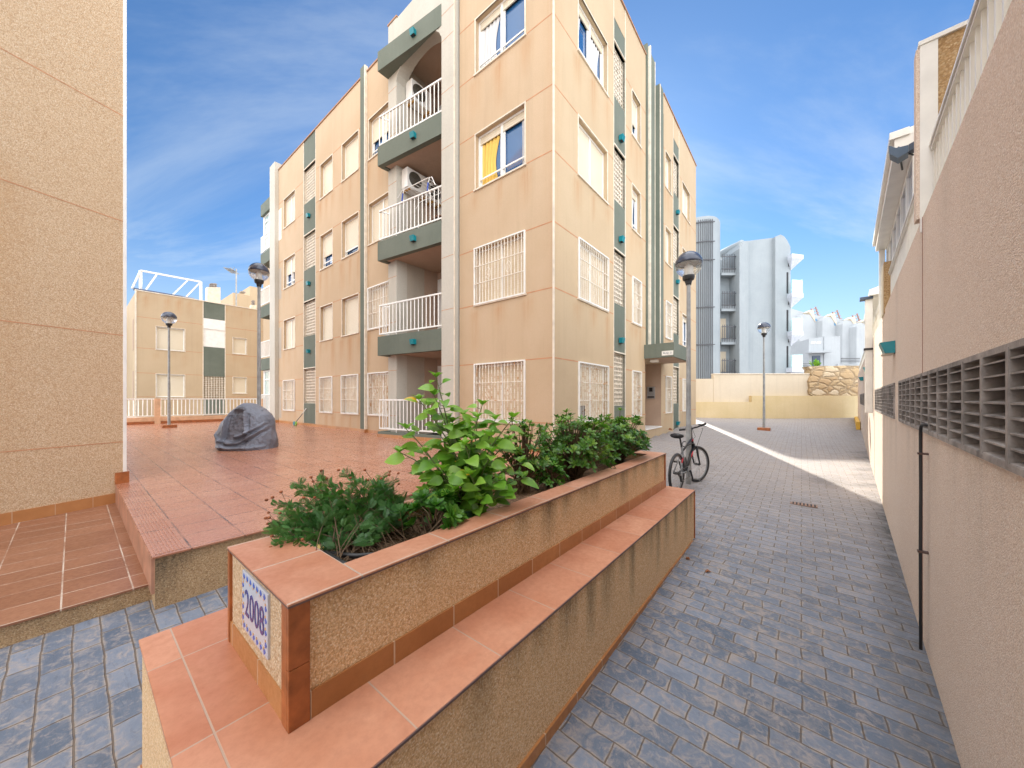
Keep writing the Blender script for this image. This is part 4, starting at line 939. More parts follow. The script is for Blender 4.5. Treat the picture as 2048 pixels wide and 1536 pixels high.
# pilaster, third terrace, third house
pi_ = thing('wall_pier', PW(aw(1767), WT, 0), 'short brown pier at the far end of the middle railing', 'pier')
a_ = aw(1770); mb = MB(PW(a_, WT, 0)); pbox(mb, PW, a_, a_+.12, WT-.05, 1.93, -.25, .01); mb.build('shaft', MAT['pebbrown'], pi_)
mb = MB(PW(a_, WT, 0)); pbox(mb, PW, a_+.121, a_+.5, WT-.05, 1.93, -.25, .012); mb.build('render_face', MAT['creamhouse'], pi_)
top_rail(a_+.55, 13.5, 'far white railing stretching along the end of the alley wall', ztop=1.72, step=.12)
top_rail(13.7, 26, 'last stretch of white railing at the far end of the alley wall', ztop=1.66, step=.15)
th = thing('far_terrace_house', PW(9, WT, 0), 'far cream house with a sloping white eave seen over the end of the alley wall', 'house')
f0, f1 = 7.1/RW.y, 10.0/RW.y
mb = MB(PW(f0, 2, 0)); pbox(mb, PW, f0+.3, f1, 1.2, 2.3, -3, -.45); mb.build('wall', MAT['creamhouse'], th)
mb = MB(PW(f0, 2, 0)); mb.prism([PW(f0+.3, 2.25, .06), PW(f0+.3, 2.13, .06), PW(f0+.3, 2.2, -1.6), PW(f0+.3, 2.75, -1.6)], RW*(f1-f0)); mb.build('eave', MAT['white'], th)
mb = MB(PW(f0, 2, 0)); pbox(mb, PW, f0+.25, f0+.3, 1.7, 2.12, -.6, -.1); mb.build('parapet_panel', MAT['pebbrown'], th)

# ================================================================ back walls
YB = 20.0
def bx_(px, D=YB): return (px-1024)/F*D
def zz(py, D=YB): return (HY-py)/F*D
yw = thing('ochre_wall', (bx_(1550), YB, -1.1), 'low ochre retaining wall with a stepped top across the far end of the alley', 'wall')
def wallface(mb, x0, x1, z0, z1, y, th): gridwall(mb, (x0, y-.001, z0), Vector((x1-x0, 0, 0)), Z*(z1-z0), 40, 8, lambda a, b, p: max(0, .6-b*2.2)*(.5+nz(p, 1.2))); mb.box(x0, x1, y, y+th, z0, z1)
mb = MB((bx_(1550), YB, -1.1)); wallface(mb, bx_(1370), bx_(1503.5), -1.6, zz(804), YB, .5); wallface(mb, bx_(1503.5), bx_(1730), -1.6, zz(791.5), YB, .5); mb.build('wall', MAT['yellowwall'], yw)
bw = thing('boundary_wall', (bx_(1500), YB+.3, 0), 'plain pale cream boundary wall above the ochre wall, below the white apartment block', 'wall')
mb = MB((bx_(1500), YB+.5, 0)); D2 = YB+.25; wallface(mb, bx_(1380, D2), bx_(1427, D2), -1, zz(757.5, D2), D2, .25); wallface(mb, bx_(1427, D2), bx_(1622, D2), -1, zz(748.5, D2), D2-.02, .25); mb.build('wall', MAT['beigewall'], bw)
mb = MB((bx_(1500), YB+.5, 0)); mb.box(bx_(1427, D2), bx_(1622, D2), D2-.06, D2+.27, zz(748.5, D2), zz(747, D2)); mb.build('capping', MAT['trim'], bw)
sw = thing('stone_wall', (bx_(1670), YB, 0), 'rubble stone wall of orange and cream stones at the far end of the alley', 'wall')
mb = MB((bx_(1670), YB+.2, 0)); r = random.Random(4)
pts = [(1627, 791.5)]; 
for i in range(9): pts.append((1620+r.uniform(-2.5, 4), 787-i*6))
pts += [(1617, 733), (1640, 731.5), (1665, 732), (1690, 731), (1730, 731.5), (1730, 791.5)]
mb.prism([Vector((bx_(a, YB+.1), YB+.1, zz(b, YB+.1))) for a, b in pts], Vector((0, .5, 0))); mb.build('wall', MAT['stone'], sw)
# yellow kerb stub at the wall foot
kb_ = MB(at(1711, 840, 18)); x = PW(18.5/RW.y, 0, 0); kb_.boxf(PW(20, -1.3, .02), RW*6, RN*.12, Z*.34); tag(kb_.build('yellow_kerb', simple('yellow_paint', (.7, .42, .06), .6)), 'short yellow painted kerb at the far foot of the alley wall', 'kerb')

# ================================================================ white apartment block
DW = 32.0
wb = thing('white_apartment_block', (bx_(1500, DW), DW, -1), 'modern white apartment block with a round stair tower and glass balconies beyond the alley', 'building')
X = lambda p: bx_(p, DW)
Zq = lambda p, D=DW: (HY-p)/F*D
# round tower
rt = (X(1451)-X(1382))/2; tcx_ = X(1382)+rt-.1; tcy = DW+rt*.8
mb = MB((tcx_, tcy, -2)); n = 40
prof = []
for i in range(n):
    a = 2*math.pi*i/n; p = Vector((tcx_+rt*1.08*math.cos(a), tcy+rt*math.sin(a), 0)); prof.append(p)
hs_ = [Zq(435)+.0*0-.35*max(0, (p.x-tcx_)/rt)**3 for p in prof]
b0 = [mb.vert(p+Z*(-2)) for p in prof]; b1 = [mb.vert(p+Z*h) for p, h in zip(prof, hs_)]
lo = 0
for i in range(n):
    j = (i+1) % n; a = 2*math.pi*(i+.5)/n; dx, dy = math.cos(a), math.sin(a)
    mb.face(b0[i], b0[j], b1[j], b1[i])
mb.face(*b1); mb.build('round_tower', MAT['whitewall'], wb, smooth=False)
mb = MB((tcx_, tcy, -2))
mb.lathe((tcx_, tcy, 0), [(.25*rt, -2), (.25*rt, Zq(440))], 12)
for i in range(60):     # spiral stair ramp inside
    a = i*.42; z = -2+i*.30; p = Vector((tcx_, tcy, z)); d1 = Vector((math.cos(a), math.sin(a), 0)); d2 = Vector((math.cos(a+.42), math.sin(a+.42), 0))
    mb.prism([p+d1*.25*rt, p+d1*rt*.93, p+d2*rt*.93+Z*.30, p+d2*.25*rt+Z*.30], Z*.35)
mb.build('spiral_stair', MAT['whitewall'], wb)
mb = MB((tcx_, tcy, -2)); bk = []
for i in range(9):
    x = X(1391)+(X(1420.5)-X(1391))*i/8; dx = (x-tcx_)/(rt*1.08); y = tcy-rt*math.sqrt(max(0, 1-dx*dx))-.08
    mb.bar((x, y, -2), (x, y, Zq(442)-.0), .048); bk.append((x, y))
for py in (447, 486, 522, 616, 690):
    for a, b in zip(bk, bk[1:]): mb.bar((*a, Zq(py)), (*b, Zq(py)), .07)
    a, b = bk[-2], bk[-1]; mb.bar((*b, Zq(py)), (b[0]+.2, b[1]-.02, Zq(py)), .07)
mb.build('louvre_screen', MAT['grille_dark'], wb)
mb = MB((14, DW, -2)); mb.box(13.42, 16.25, DW+.2, DW+.8, -2.5, 13.2); mb.build('hidden_shade_slab', MAT['whitewall'], wb)  # added slab, hidden from view, blocks sun to shape the lit street strip
# balcony bay between tower and slab
mb = MB((X(1465), DW, 0)); mb.box(X(1449), X(1482), DW+1.5, DW+1.8, -2, Zq(507)); mb.build('bay_wall', MAT['whitewall'], wb)
for i, (yt, yb) in enumerate([(504, 541), (579, 614), (647, 682), (716, 750)]):
    mb = MB((X(1465), DW, 0)); mb.box(X(1450), X(1481.5), DW+.6, DW+2.2, Zq(yb+4), Zq(yb)+.0*0); mb.box(X(1450), X(1481.5), DW+.55, DW+.65, Zq(yb+5), Zq(yb-7)); mb.build('balcony_slab', MAT['whitewall'], wb)
    mb = MB((X(1465), DW, 0))
    for j in range(9): x = X(1452)+(X(1479.5)-X(1452))*j/8; mb.bar((x, DW+.5, Zq(yb)), (x, DW+.5, Zq(yt)), .04)
    for f in (.12, .8): mb.bar((X(1450), DW+.5, Zq(yt+(yb-yt)*f)), (X(1481), DW+.5, Zq(yt+(yb-yt)*f)), .06)
    mb.build('balcony_railing', MAT['grille_dark'], wb)
    if i: mb = MB((X(1465), DW, 0)); mb.box(X(1450.5), X(1471), DW+1.44, DW+1.49, Zq(yb), Zq(yt-17)); mb.build('shutter', MAT['beigewall'] if i > 1 else MAT['whitewall'], wb)
# main slab: flat left face, central face, curved right wing
mb = MB((X(1520), DW, 0))
mb.prism([Vector((X(a), DW, Zq(b))) for a, b in ((1479, 770), (1479, 497), (1487, 482), (1497, 481.5), (1497, 770))], Vector((0, 9, 0))); mb.build('corner_pier', MAT['whitewall'], wb)
mb = MB((X(1520), DW, 0)); mb.prism([Vector((X(a), DW+.25, Zq(b, DW+.25))) for a, b in ((1497, 770), (1497, 482), (1549, 475.5), (1549, 770))], Vector((0, 9, 0))); mb.build('slab_wall', MAT['whitewall'], wb)
mb = MB((X(1560), DW, 0)); pts = [(1549, 770), (1549, 474), (1560, 470), (1567, 474), (1573, 482), (1578, 492), (1579.5, 497), (1579.5, 770)]
mb.prism([Vector((X(a), DW-.1, Zq(b))) for a, b in pts], Vector((0, 8, 0))); mb.build('curved_wing', MAT['whitewall'], wb)
for i, yb in enumerate([514, 590, 665, 737]):
    z = Zq(yb); x0, x1 = X(1570), X(1598)
    if i < 3:
        mb = MB((x0, DW, z)); mb.prism([Vector((x0, DW-.8, z)), Vector((x1, DW-.5, z)), Vector((X(1580), DW+1.5, z))], Z*-.35)
        b = [Vector((x0, DW-.8, z-.35)), Vector((x1, DW-.5, z-.35)), Vector((X(1580), DW+1.5, z-.35)), Vector((X(1579.5), DW-.1, z-1.25))]
        i0 = [mb.vert(q) for q in b]; mb.face(i0[0], i0[1], i0[3]); mb.face(i0[1], i0[2], i0[3]); mb.face(i0[2], i0[0], i0[3]); mb.build('triangular_balcony', simple('balcony_grey', (.55, .6, .68), .7), wb)
    else:
        mb = MB((x0, DW, z)); mb.box(x0, x1, DW-.8, DW+2, z-.35, z+.0); mb.build('balcony_slab', simple('balcony_grey', (.55, .6, .68), .7), wb)
    if i:
        mb = MB((x0, DW, z)); mb.boxf((x0+.03, DW-.78, z), Vector((x1-x0-.1, .28, 0)), Vector((0, .03, 0)), Z*1.15); mb.boxf((x1-.08, DW-.45, z), Vector((-.6, 1.8, 0)), Vector((.03, 0, 0)), Z*1.25); mb.build('glass_guard', MAT['gglass'], wb)
        mb = MB((x0, DW, z)); mb.box(X(1571.5), X(1574.5), DW-.13, DW-.101, z+.1, z+2.0); mb.build('window', MAT['dark'], wb)
    mb = MB((x0, DW, z)); mb.box(X(1574.5), X(1576.5), DW-.13, DW-.101, z-.9, z-.6) if i < 3 else mb.box(X(1574.5), X(1576.5), DW-.13, DW-.101, z+3, z+3.1); mb.build('vent_slot', MAT['dark'], wb)
# solar water tank on the roof
wt = thing('water_tank', (X(1495), DW+2, Zq(482)), 'white cylindrical water tank on the roof of the white apartment block', 'water tank')
mb = MB((X(1495), DW+2, Zq(478))); a = Vector((X(1488), DW+3.4, Zq(478))); b = Vector((X(1501), DW+1, Zq(478))); mb.tube([a, a.lerp(b, .05), b.lerp(a, .05), b], [.3, .42, .42, .3], 16); mb.build('tank', MAT['whitewall'], wt, smooth=True)
mb = MB((X(1495), DW+2, Zq(478))); mb.bar((X(1497), DW+1.8, Zq(484)), (X(1497), DW+1.8, Zq(477)), .08); mb.bar((X(1491), DW+3, Zq(488)), (X(1491), DW+3, Zq(478)), .08); mb.build('stand', MAT['pole'], wt)

# ================================================================ terraced white houses on the hill, each one of its own
DH = 62.0
heads = [(1560, 612, 1612, 626, 'partly hidden behind the white apartment block'), (1600, 628, 1654, 633, 'second from left, with a small blue window'), (1646, 633, 1693, 640, 'third from left, with a small window near its top'), (1686, 640, 1720, 645, 'fourth from the left, next to the last one'), (1714, 645, 1760, 655, 'rightmost, half hidden behind the alley wall')]
for i, (xa, ya, xb, yb, lab) in enumerate(heads):
    D_ = DH-i*1.2; h = thing('terraced_house', (bx_(xa, D_), D_, -2), 'white stepped house on the hill, '+lab, 'house', 'white houses stepped down the hill')
    mb = MB((bx_(xa, D_), D_, -2)); q = [(xa-1, 790), (xa-1, ya+8), (xa+6, ya), (xb, yb), (xb, 790)]
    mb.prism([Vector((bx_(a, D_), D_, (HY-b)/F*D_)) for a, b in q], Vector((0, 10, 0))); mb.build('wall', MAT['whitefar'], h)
    mb = MB((bx_(xb, D_), D_, 0)); x0 = bx_(xb+4, D_); z0 = (HY-(yb+9))/F*D_
    for j in range(4): mb.bar((x0+j*.05-.35+.18*j, D_-1.1, z0+1.0-j*.42), (x0+j*.05+.5+.18*j, D_-1.1, z0+1.5-j*.42), .12)
    mb.bar((x0-.4, D_-1.1, z0+1.3), (x0+.1, D_-1.1, z0-.5), .15); mb.bar((x0+.35, D_-1.1, z0+1.6), (x0+.95, D_-1.1, z0-.2), .15); mb.build('balcony_slats', simple('brown_slats', (.3, .2, .17), .8), h)
    mb = MB((bx_(xb, D_), D_, 0)); mb.prism([Vector((x0-.9, D_-1.3, z0+.7)), Vector((x0-.2, D_-1.3, z0+1.1)), Vector((x0+.2, D_-1.3, z0-1.1))], Vector((0, 1.3, 0))); mb.build('balcony_slab', MAT['beigewall'], h)
    if i in (1, 2):
        mb = MB((bx_(xb, D_), D_, 0)); wx = bx_(1629 if i == 1 else 1668, D_); wz = (HY-(640 if i == 1 else 648.5))/F*D_; mb.box(wx, wx+.42, D_-.05, D_-.001, wz-.2, wz+.2); mb.build('window', simple('blue_window', (.12, .25, .4), .3), h)
DQ = 45.0
wh = thing('white_cube_house', (bx_(1648, DQ), DQ, -2), 'small white flat roofed house with a dark doorway above the stone wall', 'house')
q = lambda a, b: Vector((bx_(a, DQ), DQ, (HY-b)/F*DQ))
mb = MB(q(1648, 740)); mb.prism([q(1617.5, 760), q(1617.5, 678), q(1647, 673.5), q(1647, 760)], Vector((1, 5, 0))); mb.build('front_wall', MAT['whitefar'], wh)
mb = MB(q(1648, 740)); o = Vector((0, -.1, 0)); mb.prism([q(1647, 760)+o, q(1647, 673)+o, q(1679, 673)+o, q(1679, 760)+o], Vector((0, 5, 0))); mb.build('side_wall', MAT['whitefar'], wh)
mb = MB(q(1648, 740)); mb.prism([q(1608, 708), q(1608, 706), q(1636, 702.5), q(1648, 703), q(1648, 707)], Vector((0, -1.2, 0))); mb.build('porch_roof', MAT['whitefar'], wh)
mb = MB(q(1648, 740)); mb.prism([q(1624, 735), q(1624, 712), q(1640, 711), q(1640, 735)], Vector((0, -.06, 0))); mb.build('doorway', simple('blue_dark', (.02, .05, .1), .3), wh)
mb = MB(q(1648, 740))
for a in (1622, 1633): mb.prism([q(a, 688), q(a, 684), q(a+8, 683), q(a+8, 687)], Vector((0, -.05, 0)))
mb.build('window', MAT['white'], wh)
lw = thing('white_garden_wall', (bx_(1600, 40), 40, -1), 'low white wall with dark horizontal rails beside the white apartment block', 'wall')
mb = MB((bx_(1600, 40), 40, 0)); mb.box(bx_(1560, 40), bx_(1618, 40), 40, 40.3, -2, (HY-716)/F*40-.6); mb.box(bx_(1676, 40), bx_(1740, 40), 40, 40.3, -2, (HY-728)/F*40); mb.build('wall', MAT['whitefar'], lw)
mb = MB((bx_(1600, 40), 40, 0))
for i in range(3):
    z = (HY-(736-i*4))/F*40; mb.bar((bx_(1592, 40), 39.8, z), (bx_(1617, 40), 39.8, z), .07); z = (HY-(724-i*3.4))/F*40; mb.bar((bx_(1679, 40), 39.8, z), (bx_(1716, 40), 39.8, z), .08)
mb.build('rails', MAT['grille_dark'], lw)
# leafy plant above the stone wall
pg = thing('banana_plant', at(1634, 733, 21.5), 'bright green leafy plant poking above the stone wall', 'plant')
mb = MB(at(1634, 733, 21.5)); r = random.Random(8); mb.at = .8
for i in range(22):
    a = r.uniform(0, 6.28); b = at(1632+r.uniform(-6, 6), 736, 21.5); t_ = b+Vector((math.cos(a)*.25, math.sin(a)*.25, r.uniform(.25, .6))); s_ = Vector((-math.sin(a), math.cos(a), 0))*.07; m_ = b.lerp(t_, .6)+Z*.1
    mb.at = r.uniform(.5, .9); mb.poly([b, m_+s_, t_, m_-s_])
mb.build('leaves', MAT['hib'], pg)

# ================================================================ two storey building behind the terrace
TQ = 28.9
bb_ = thing('rear_building', W(5, TQ, -2), 'two storey peach building with a green central strip behind the terrace railing', 'building')
PQ = lambda a, z, d: W(a, TQ-d, z)
f_ = lambda p: on_t(TQ, p)
zq = lambda px, py: zat(f_(px), TQ, py)
q0_, q1_ = f_(271.5), f_(560)
HB = 6.05
hb_ = [(f_(312.5), f_(369.3), 2.85, 4.17, .17), (f_(312.5), f_(369.3), .1, 1.42, .17), (f_(465.8), f_(493), 2.95, 4.0, .17), (f_(465.8), f_(493), .35, 1.4, .17)]
sa, sb = f_(407), f_(449.7)
st_ = [(q0_+.3*i+.2*math.sin(i*2.1), HB-.05, .9+.4*math.sin(i*1.3), .16, .75) for i in range(0, 28)]
facade(PQ, q0_, sa-.03, -3.5, HB, hb_[:2], MAT['peach2'], bb_, stains=[x for x in st_]+stains_of(hb_[:2], .8), g=.25)
facade(PQ, sb+.03, q1_, -3.5, HB, hb_[2:], MAT['peach2'], bb_, stains=[x for x in st_]+stains_of(hb_[2:], .8), g=.25)
joints(PQ, q0_, sa, [.1, 1.45, 2.85, 4.6], hb_, bb_); joints(PQ, sb, q1_, [.1, 1.45, 2.85, 4.6], hb_, bb_)
for h in hb_: window(PQ, h, bb_, 'shut', sashes=1)
mb = MB(PQ(sa, 0, 0)); z1 = 4.2
pbox(mb, PQ, sa, sb, zq(428, 638.5), HB, -.2, -.01); pbox(mb, PQ, sa, sb, 1.4, zq(428, 694.5), -.2, -.01); pbox(mb, PQ, sa, sb, -1.3, .0, -.2, -.01); mb.build('green_strip', MAT['green'], bb_)
mb = MB(PQ(sa, 0, 0)); pbox(mb, PQ, sa, sb, zq(428, 694.5), zq(428, 638.5), -.2, -.05); pbox(mb, PQ, sa, sb, zq(428, 659), zq(428, 638.5)-.01, -.1, .0); mb.build('white_blind', MAT['white'], bb_)
mb = MB(PQ(sa, 0, 0)); pbox(mb, PQ, sa-.04, sa, -3, HB, -.1, .01); pbox(mb, PQ, sb, sb+.04, -3, HB, -.1, .01); pbox(mb, PQ, q0_-.03, q0_+.03, -3, HB, -.05, .02); mb.build('strip_trim', MAT['trim'], bb_)
lattice(PQ, sa, sb, 0.0, 1.4, -.04, bb_, .24); lattice(PQ, sa, sb, -2.6, -1.3, -.04, bb_, .24)
mb = MB(W(q0_, TQ, -3)); mb.st(q0_+.002, q1_, TQ+.2, TQ+6, -3.5, HB-.05); mb.build('body', MAT['peach2'], bb_)
mb = MB(W(q0_, TQ, -3)); mb.st(q0_-.03, q1_, TQ-.03, TQ+.2, HB, HB+.05); mb.build('parapet_cap', MAT['trim'], bb_)
mb = MB(W(q0_, TQ, -3)); mb.st(q0_-.01, q0_+.0, TQ+1.0, TQ+1.6, 2.8, 4.6); mb.st(q0_-.01, q0_+.0, TQ+1.0, TQ+1.6, -.2, 1.6); mb.build('slit_window', MAT['recess'], bb_)
ls = thing('side_block', W(-3, TQ+6, -2), 'narrow strip of a peach building with dark slots, seen past the left building corner', 'building')
mb = MB(W(-3, TQ+7, -2)); mb.st(-4, q0_-.25, TQ+6.5, TQ+9, -3.5, 5.8); mb.build('wall', MAT['peach2'], ls)
mb = MB(W(-3, TQ+7, -2)); 
for z in (-.6, 2.2): mb.st(-3.5, q0_-.6, TQ+6.45, TQ+6.499, z, z+1.5)
mb.build('slot_window', MAT['dark'], ls)
# on its roof
def roofp(px, py, t): k = (px-1024)/F; d = t/(V.x*k+V.y); return Vector((k*d, d, (HY-py)/F*d))
rf = thing('roof_frame', roofp(300, 600, TQ+.6), 'open white steel frame standing on the roof of the rear building', 'frame')
mb = MB(roofp(300, 600, TQ+.6)); A = [roofp(281, 582, TQ+.5), roofp(281, 541, TQ+.5), roofp(401.5, 563.5, TQ+.5), roofp(401.5, 600, TQ+.5)]
mb.bar(A[0], A[1], .1); mb.bar(A[1], A[2], .09); mb.bar(A[2], A[3], .1)
B_ = [roofp(263, 575, TQ+3.2), roofp(292, 578, TQ+3), roofp(346, 590, TQ+3), roofp(371, 597, TQ+3)]
for a, b in ((A[1], roofp(264, 577, TQ+.4)), (A[1].lerp(A[2], .26), roofp(292, 579, TQ+.6)), (A[1].lerp(A[2], .78), roofp(345, 590, TQ+.6)), (A[2], roofp(370, 596, TQ+.6))): mb.bar(a, b, .07)
mb.bar(A[0], A[3]-Z*.05, .06); mb.build('frame', MAT['white'], rf)
ap = thing('awning_roll', roofp(330, 590, TQ+.4), 'long dark rolled awning lying along the roof edge of the rear building', 'awning')
mb = MB(roofp(330, 590, TQ+.4)); mb.tube([roofp(267, 578, TQ+.35), roofp(389, 598.5, TQ+.35)], .08, 8); mb.build('roll', simple('navy_canvas', (.05, .07, .13), .6), ap, smooth=True)
def chimney(px0, px1, py0, py1, t, lab, lv=True):
    o = thing('chimney', roofp((px0+px1)/2, py1, t), lab, 'chimney'); a = roofp(px0, py1, t); b = roofp(px1, py1, t); ztop = roofp(px0, py0, t).z
    w__ = (b-a).length; mb = MB(a); mb.boxf(a-Z*.6, b-a, V*w__*.7, Z*(ztop-a.z+.6)); mb.build('stack', MAT['trim'], o)
    mb = MB(a); c = (a+b)/2+V*w__*.35; c.z = ztop
    for i in range(3): mb.boxf(c-(b-a)*.28-V*w__*.2+Z*(.04+i*.12), (b-a)*.56, V*w__*.4, Z*.05)
    mb.boxf(c-(b-a)*.2-V*w__*.14, (b-a)*.4, V*w__*.28, Z*.38); mb.build('cowl', MAT['concrete'], o)
chimney(414.5, 441, 574, 606, TQ+2.5, 'tall white chimney with a slatted cowl on the rear building roof')
chimney(501.5, 513, 610, 619, TQ+1.2, 'small chimney at the right end of the rear building roof')
an = thing('tv_antenna', roofp(472, 613, TQ+1.5), 'thin tv antenna mast on the rear building roof', 'antenna')
mb = MB(roofp(472, 613, TQ+1.5)); a = roofp(472.5, 617, TQ+1.5); b = roofp(472.5, 538, TQ+1.5); mb.bar(a-Z*.4, b, .06)
mb.bar(roofp(454, 540, TQ+1.5), roofp(474, 543, TQ+1.5), .04)
for i in range(7): c = roofp(455+i*2.6, 540.5+i*.4, TQ+1.5); mb.bar(c-Vector((.05, .3, -.1)), c+Vector((.05, .3, -.1)), .025)
for d_ in (-.25, .25): mb.bar(roofp(465, 541, TQ+1.5), roofp(465+16*d_, 541-26*abs(d_), TQ+1.5), .03)
mb.build('mast', MAT['pole'], an)
rb2 = thing('far_peach_block', W(9, TQ+12, 3), 'peach rooftop block rising behind the rear building, next to the antenna', 'building')
mb = MB(roofp(480, 620, TQ+9)); 
def rblock(mb, x0, x1, y0, t, dp, zb=-2): a = roofp(x0, y0, t); b = roofp(x1, y0, t); mb.boxf(Vector((a.x, a.y, zb)), Vector((b.x-a.x, b.y-a.y, 0)), V*dp, Z*(a.z-zb))
rblock(mb, 466, 503, 585, TQ+9, 5); rblock(mb, 500, 560, 572, TQ+12, 5); mb.build('wall', MAT['peach2'], rb2)
mb = MB(roofp(480, 590, TQ+9)); rblock(mb, 482, 491, 581.5, TQ+9.5, .6, roofp(482, 584, TQ+9.5).z); mb.build('vent', MAT['concrete'], rb2)

# railing along the far side of the terrace, on an orange tiled kerb
TR = 22.3
rg = thing('terrace_fence', W(4, TR, TZ), 'white railing on a tiled kerb along the far side of the terrace', 'railing')
fs = lambda p: on_t(TR, p)
e0_, e1_ = fs(240), fs(543)
mb = MB(W(e0_, TR, TZ)); mb.st(e0_-1, e1_+1, TR, TR+.22, TZ, TZ+.30); mb.build('kerb', simple('peach_kerb', (.66, .42, .26), .85), rg)
mb = MB(W(e0_, TR, TZ)); mb.st(e0_-1, e1_+1, TR-.016, TR, TZ, TZ+.12); mb.build('skirting', MAT['edge_tile'], rg)
for (p0, p1) in ((309, 321), (524, 531)):
    mb = MB(W(e0_, TR, TZ)); mb.st(fs(p0), fs(p1), TR-.03, TR+.25, TZ, .0); mb.build('pier', simple('peach_kerb', (.66, .42, .26), .85), rg)
mb = MB(W(e0_, TR, TZ)); mb.bar(W(e0_-1, TR+.1, -.02), W(e1_+1, TR+.1, -.02), .05); mb.bar(W(e0_-1, TR+.1, TZ+.36), W(e1_+1, TR+.1, TZ+.36), .04); mb.build('rail', MAT['white'], rg)
mb = MB(W(e0_, TR, TZ)); n = int((e1_-e0_+2)/.14)
for i in range(n): s_ = e0_-1+i*.14; mb.bar(W(s_, TR+.1, TZ+.36), W(s_, TR+.1, -.03), .028)
mb.build('balusters', MAT['white'], rg)
# a parked car beyond the railing
cr_ = thing('parked_car', W(.5, 25.4, -2.4), 'white car partly hidden behind the terrace railing at the far left', 'car')
o = roofp(257, 834, 25.5); o = Vector((o.x, o.y, -2.45)); ux = U; vx = V
def cp_(a, b, z): return o+ux*a+vx*b+Z*z
mb = MB(o)
prof = [(-.6, .35), (-.62, .7), (-.5, .85), (.45, 1.0), (1.0, 1.42), (1.5, 1.5), (2.4, 1.48), (3.0, 1.05), (3.5, 1.0), (3.6, .4)]
mb.prism([cp_(a-1.6, -.8, z) for a, z in prof], vx*1.6); mb.build('body', simple('car_white', (.7, .72, .75), .25), cr_, bevel=.05)
mb = MB(o); q = [(.62, 1.04), (1.05, 1.38), (2.3, 1.42), (2.8, 1.06)]; mb.prism([cp_(a-1.6, -.815, z) for a, z in q], vx*1.63); mb.boxf(cp_(.5-1.6, -.7, 1.05), vx*1.4, ux*.5+Z*.35, Z*.03); mb.build('window', MAT['pane'], cr_)
for a in (.1, 2.9):
    for b in (-.82, .66):
        mb = MB(o); mb.tube([cp_(a-1.6, b, .32), cp_(a-1.6, b+.16, .32)], .32, 20); mb.build('wheel', MAT['black'], cr_)
# ================================================================ street lamps
def street_lamp(base, H, gr, lab):
    base = Vector(base); o = thing('street_lamp', base, lab, 'street lamp', 'globe lamps on grey poles')
    mb = MB(base); mb.lathe(base, [(.046, 0), (.046, .9), (.042, .95), (.038, H*.5), (.032, H-2*gr-.12)], 20); mb.build('pole', MAT['pole'], o, smooth=True)
    c = base+Z*(H-gr); mb = MB(base); z0 = H-2*gr-.14
    mb.lathe(base, [(.045, z0), (.055, z0+.05), (.06, z0+.07), (.09, z0+.09), (.1, z0+.13), (.1, z0+.16), (.02, z0+.17)], 24); mb.build('collar', MAT['black'], o, smooth=False)
    prof = [(gr*math.cos(a), gr*math.sin(a)) for a in [math.radians(-68+68*i/12) for i in range(13)]]
    mb = MB(base); mb.lathe(c, prof, 40); mb.build('clear_globe', MAT['clear'], o, smooth=True)
    prof = [(gr*1.01*math.cos(a), gr*1.01*math.sin(a)) for a in [math.radians(4+86*i/12) for i in range(13)]]
    prof = [(gr*.5, gr*.10), (gr*.98, gr*.03)]+prof
    mb = MB(base); mb.lathe(c, prof, 40); mb.build('dark_cap', CAPM, o, smooth=True)
    mb = MB(base); mb.lathe(c-Z*gr*.9, [(.001, 0), (gr*.38, 0), (gr*.38, gr*.18), (gr*.30, gr*.2), (gr*.30, gr*.75), (gr*.18, gr*.8), (gr*.18, gr*1.05), (.001, gr*1.06)], 18); mb.build('bulb_holder', simple('milky_lens', (.72, .70, .66), .4), o, smooth=False)
    mb = MB(base); mb.lathe(c+Z*gr*.07, [(.001, gr*.05), (gr*.72, 0), (gr*.96, gr*.0)], 30); mb.build('reflector', simple('inner_grey', (.30, .27, .23), .4), o, smooth=True)
    return o
CAPM = simple('cap_blue_grey', (.045, .055, .085), .18, var=.05)
l1 = Vector((3.13, 6.32, 0)); l1.z = gz(3.13, 6.32)
street_lamp(l1, (HY-504)/F*6.32-l1.z, .222, 'tall globe lamp with the bicycle leaning on its pole')
D2_ = 14.3; x2 = (1528-1024)/F*D2_; z2 = gz(x2, D2_)
street_lamp((x2, D2_, z2), (HY-645)/F*D2_-z2, .225, 'globe lamp standing alone in the alley near the far ochre wall')
D3 = 13.9; p3 = Vector(((338-1024)/F*D3, D3, TZ)); street_lamp(p3, (HY-624)/F*D3-TZ, .235, 'globe lamp on the left of the terrace, in front of the far railing')
D4 = 8.6; p4 = Vector(((518-1024)/F*D4, D4, TZ)); street_lamp(p4, (HY-526.5)/F*D4-TZ, .215, 'globe lamp on the terrace just behind the covered motorbike')
def foot(p, s, h, lab):
    mb = MB(p); mb.boxf(Vector(p)-U*s/2-V*s/2-Z*.05, U*s, V*s, Z*(h+.05)); tag(mb.build('lamp_plinth', MAT['edge_tile'], bevel=.01), lab, 'plinth', 'tiled plinths under lamps')
foot(Vector((x2, D2_, z2)), .42, .1, 'brown tiled plinth under the far alley lamp'); foot(p3, .42, .11, 'brown tiled plinth under the left terrace lamp'); foot(p4, .42, .11, 'brown tiled plinth behind the covered motorbike')

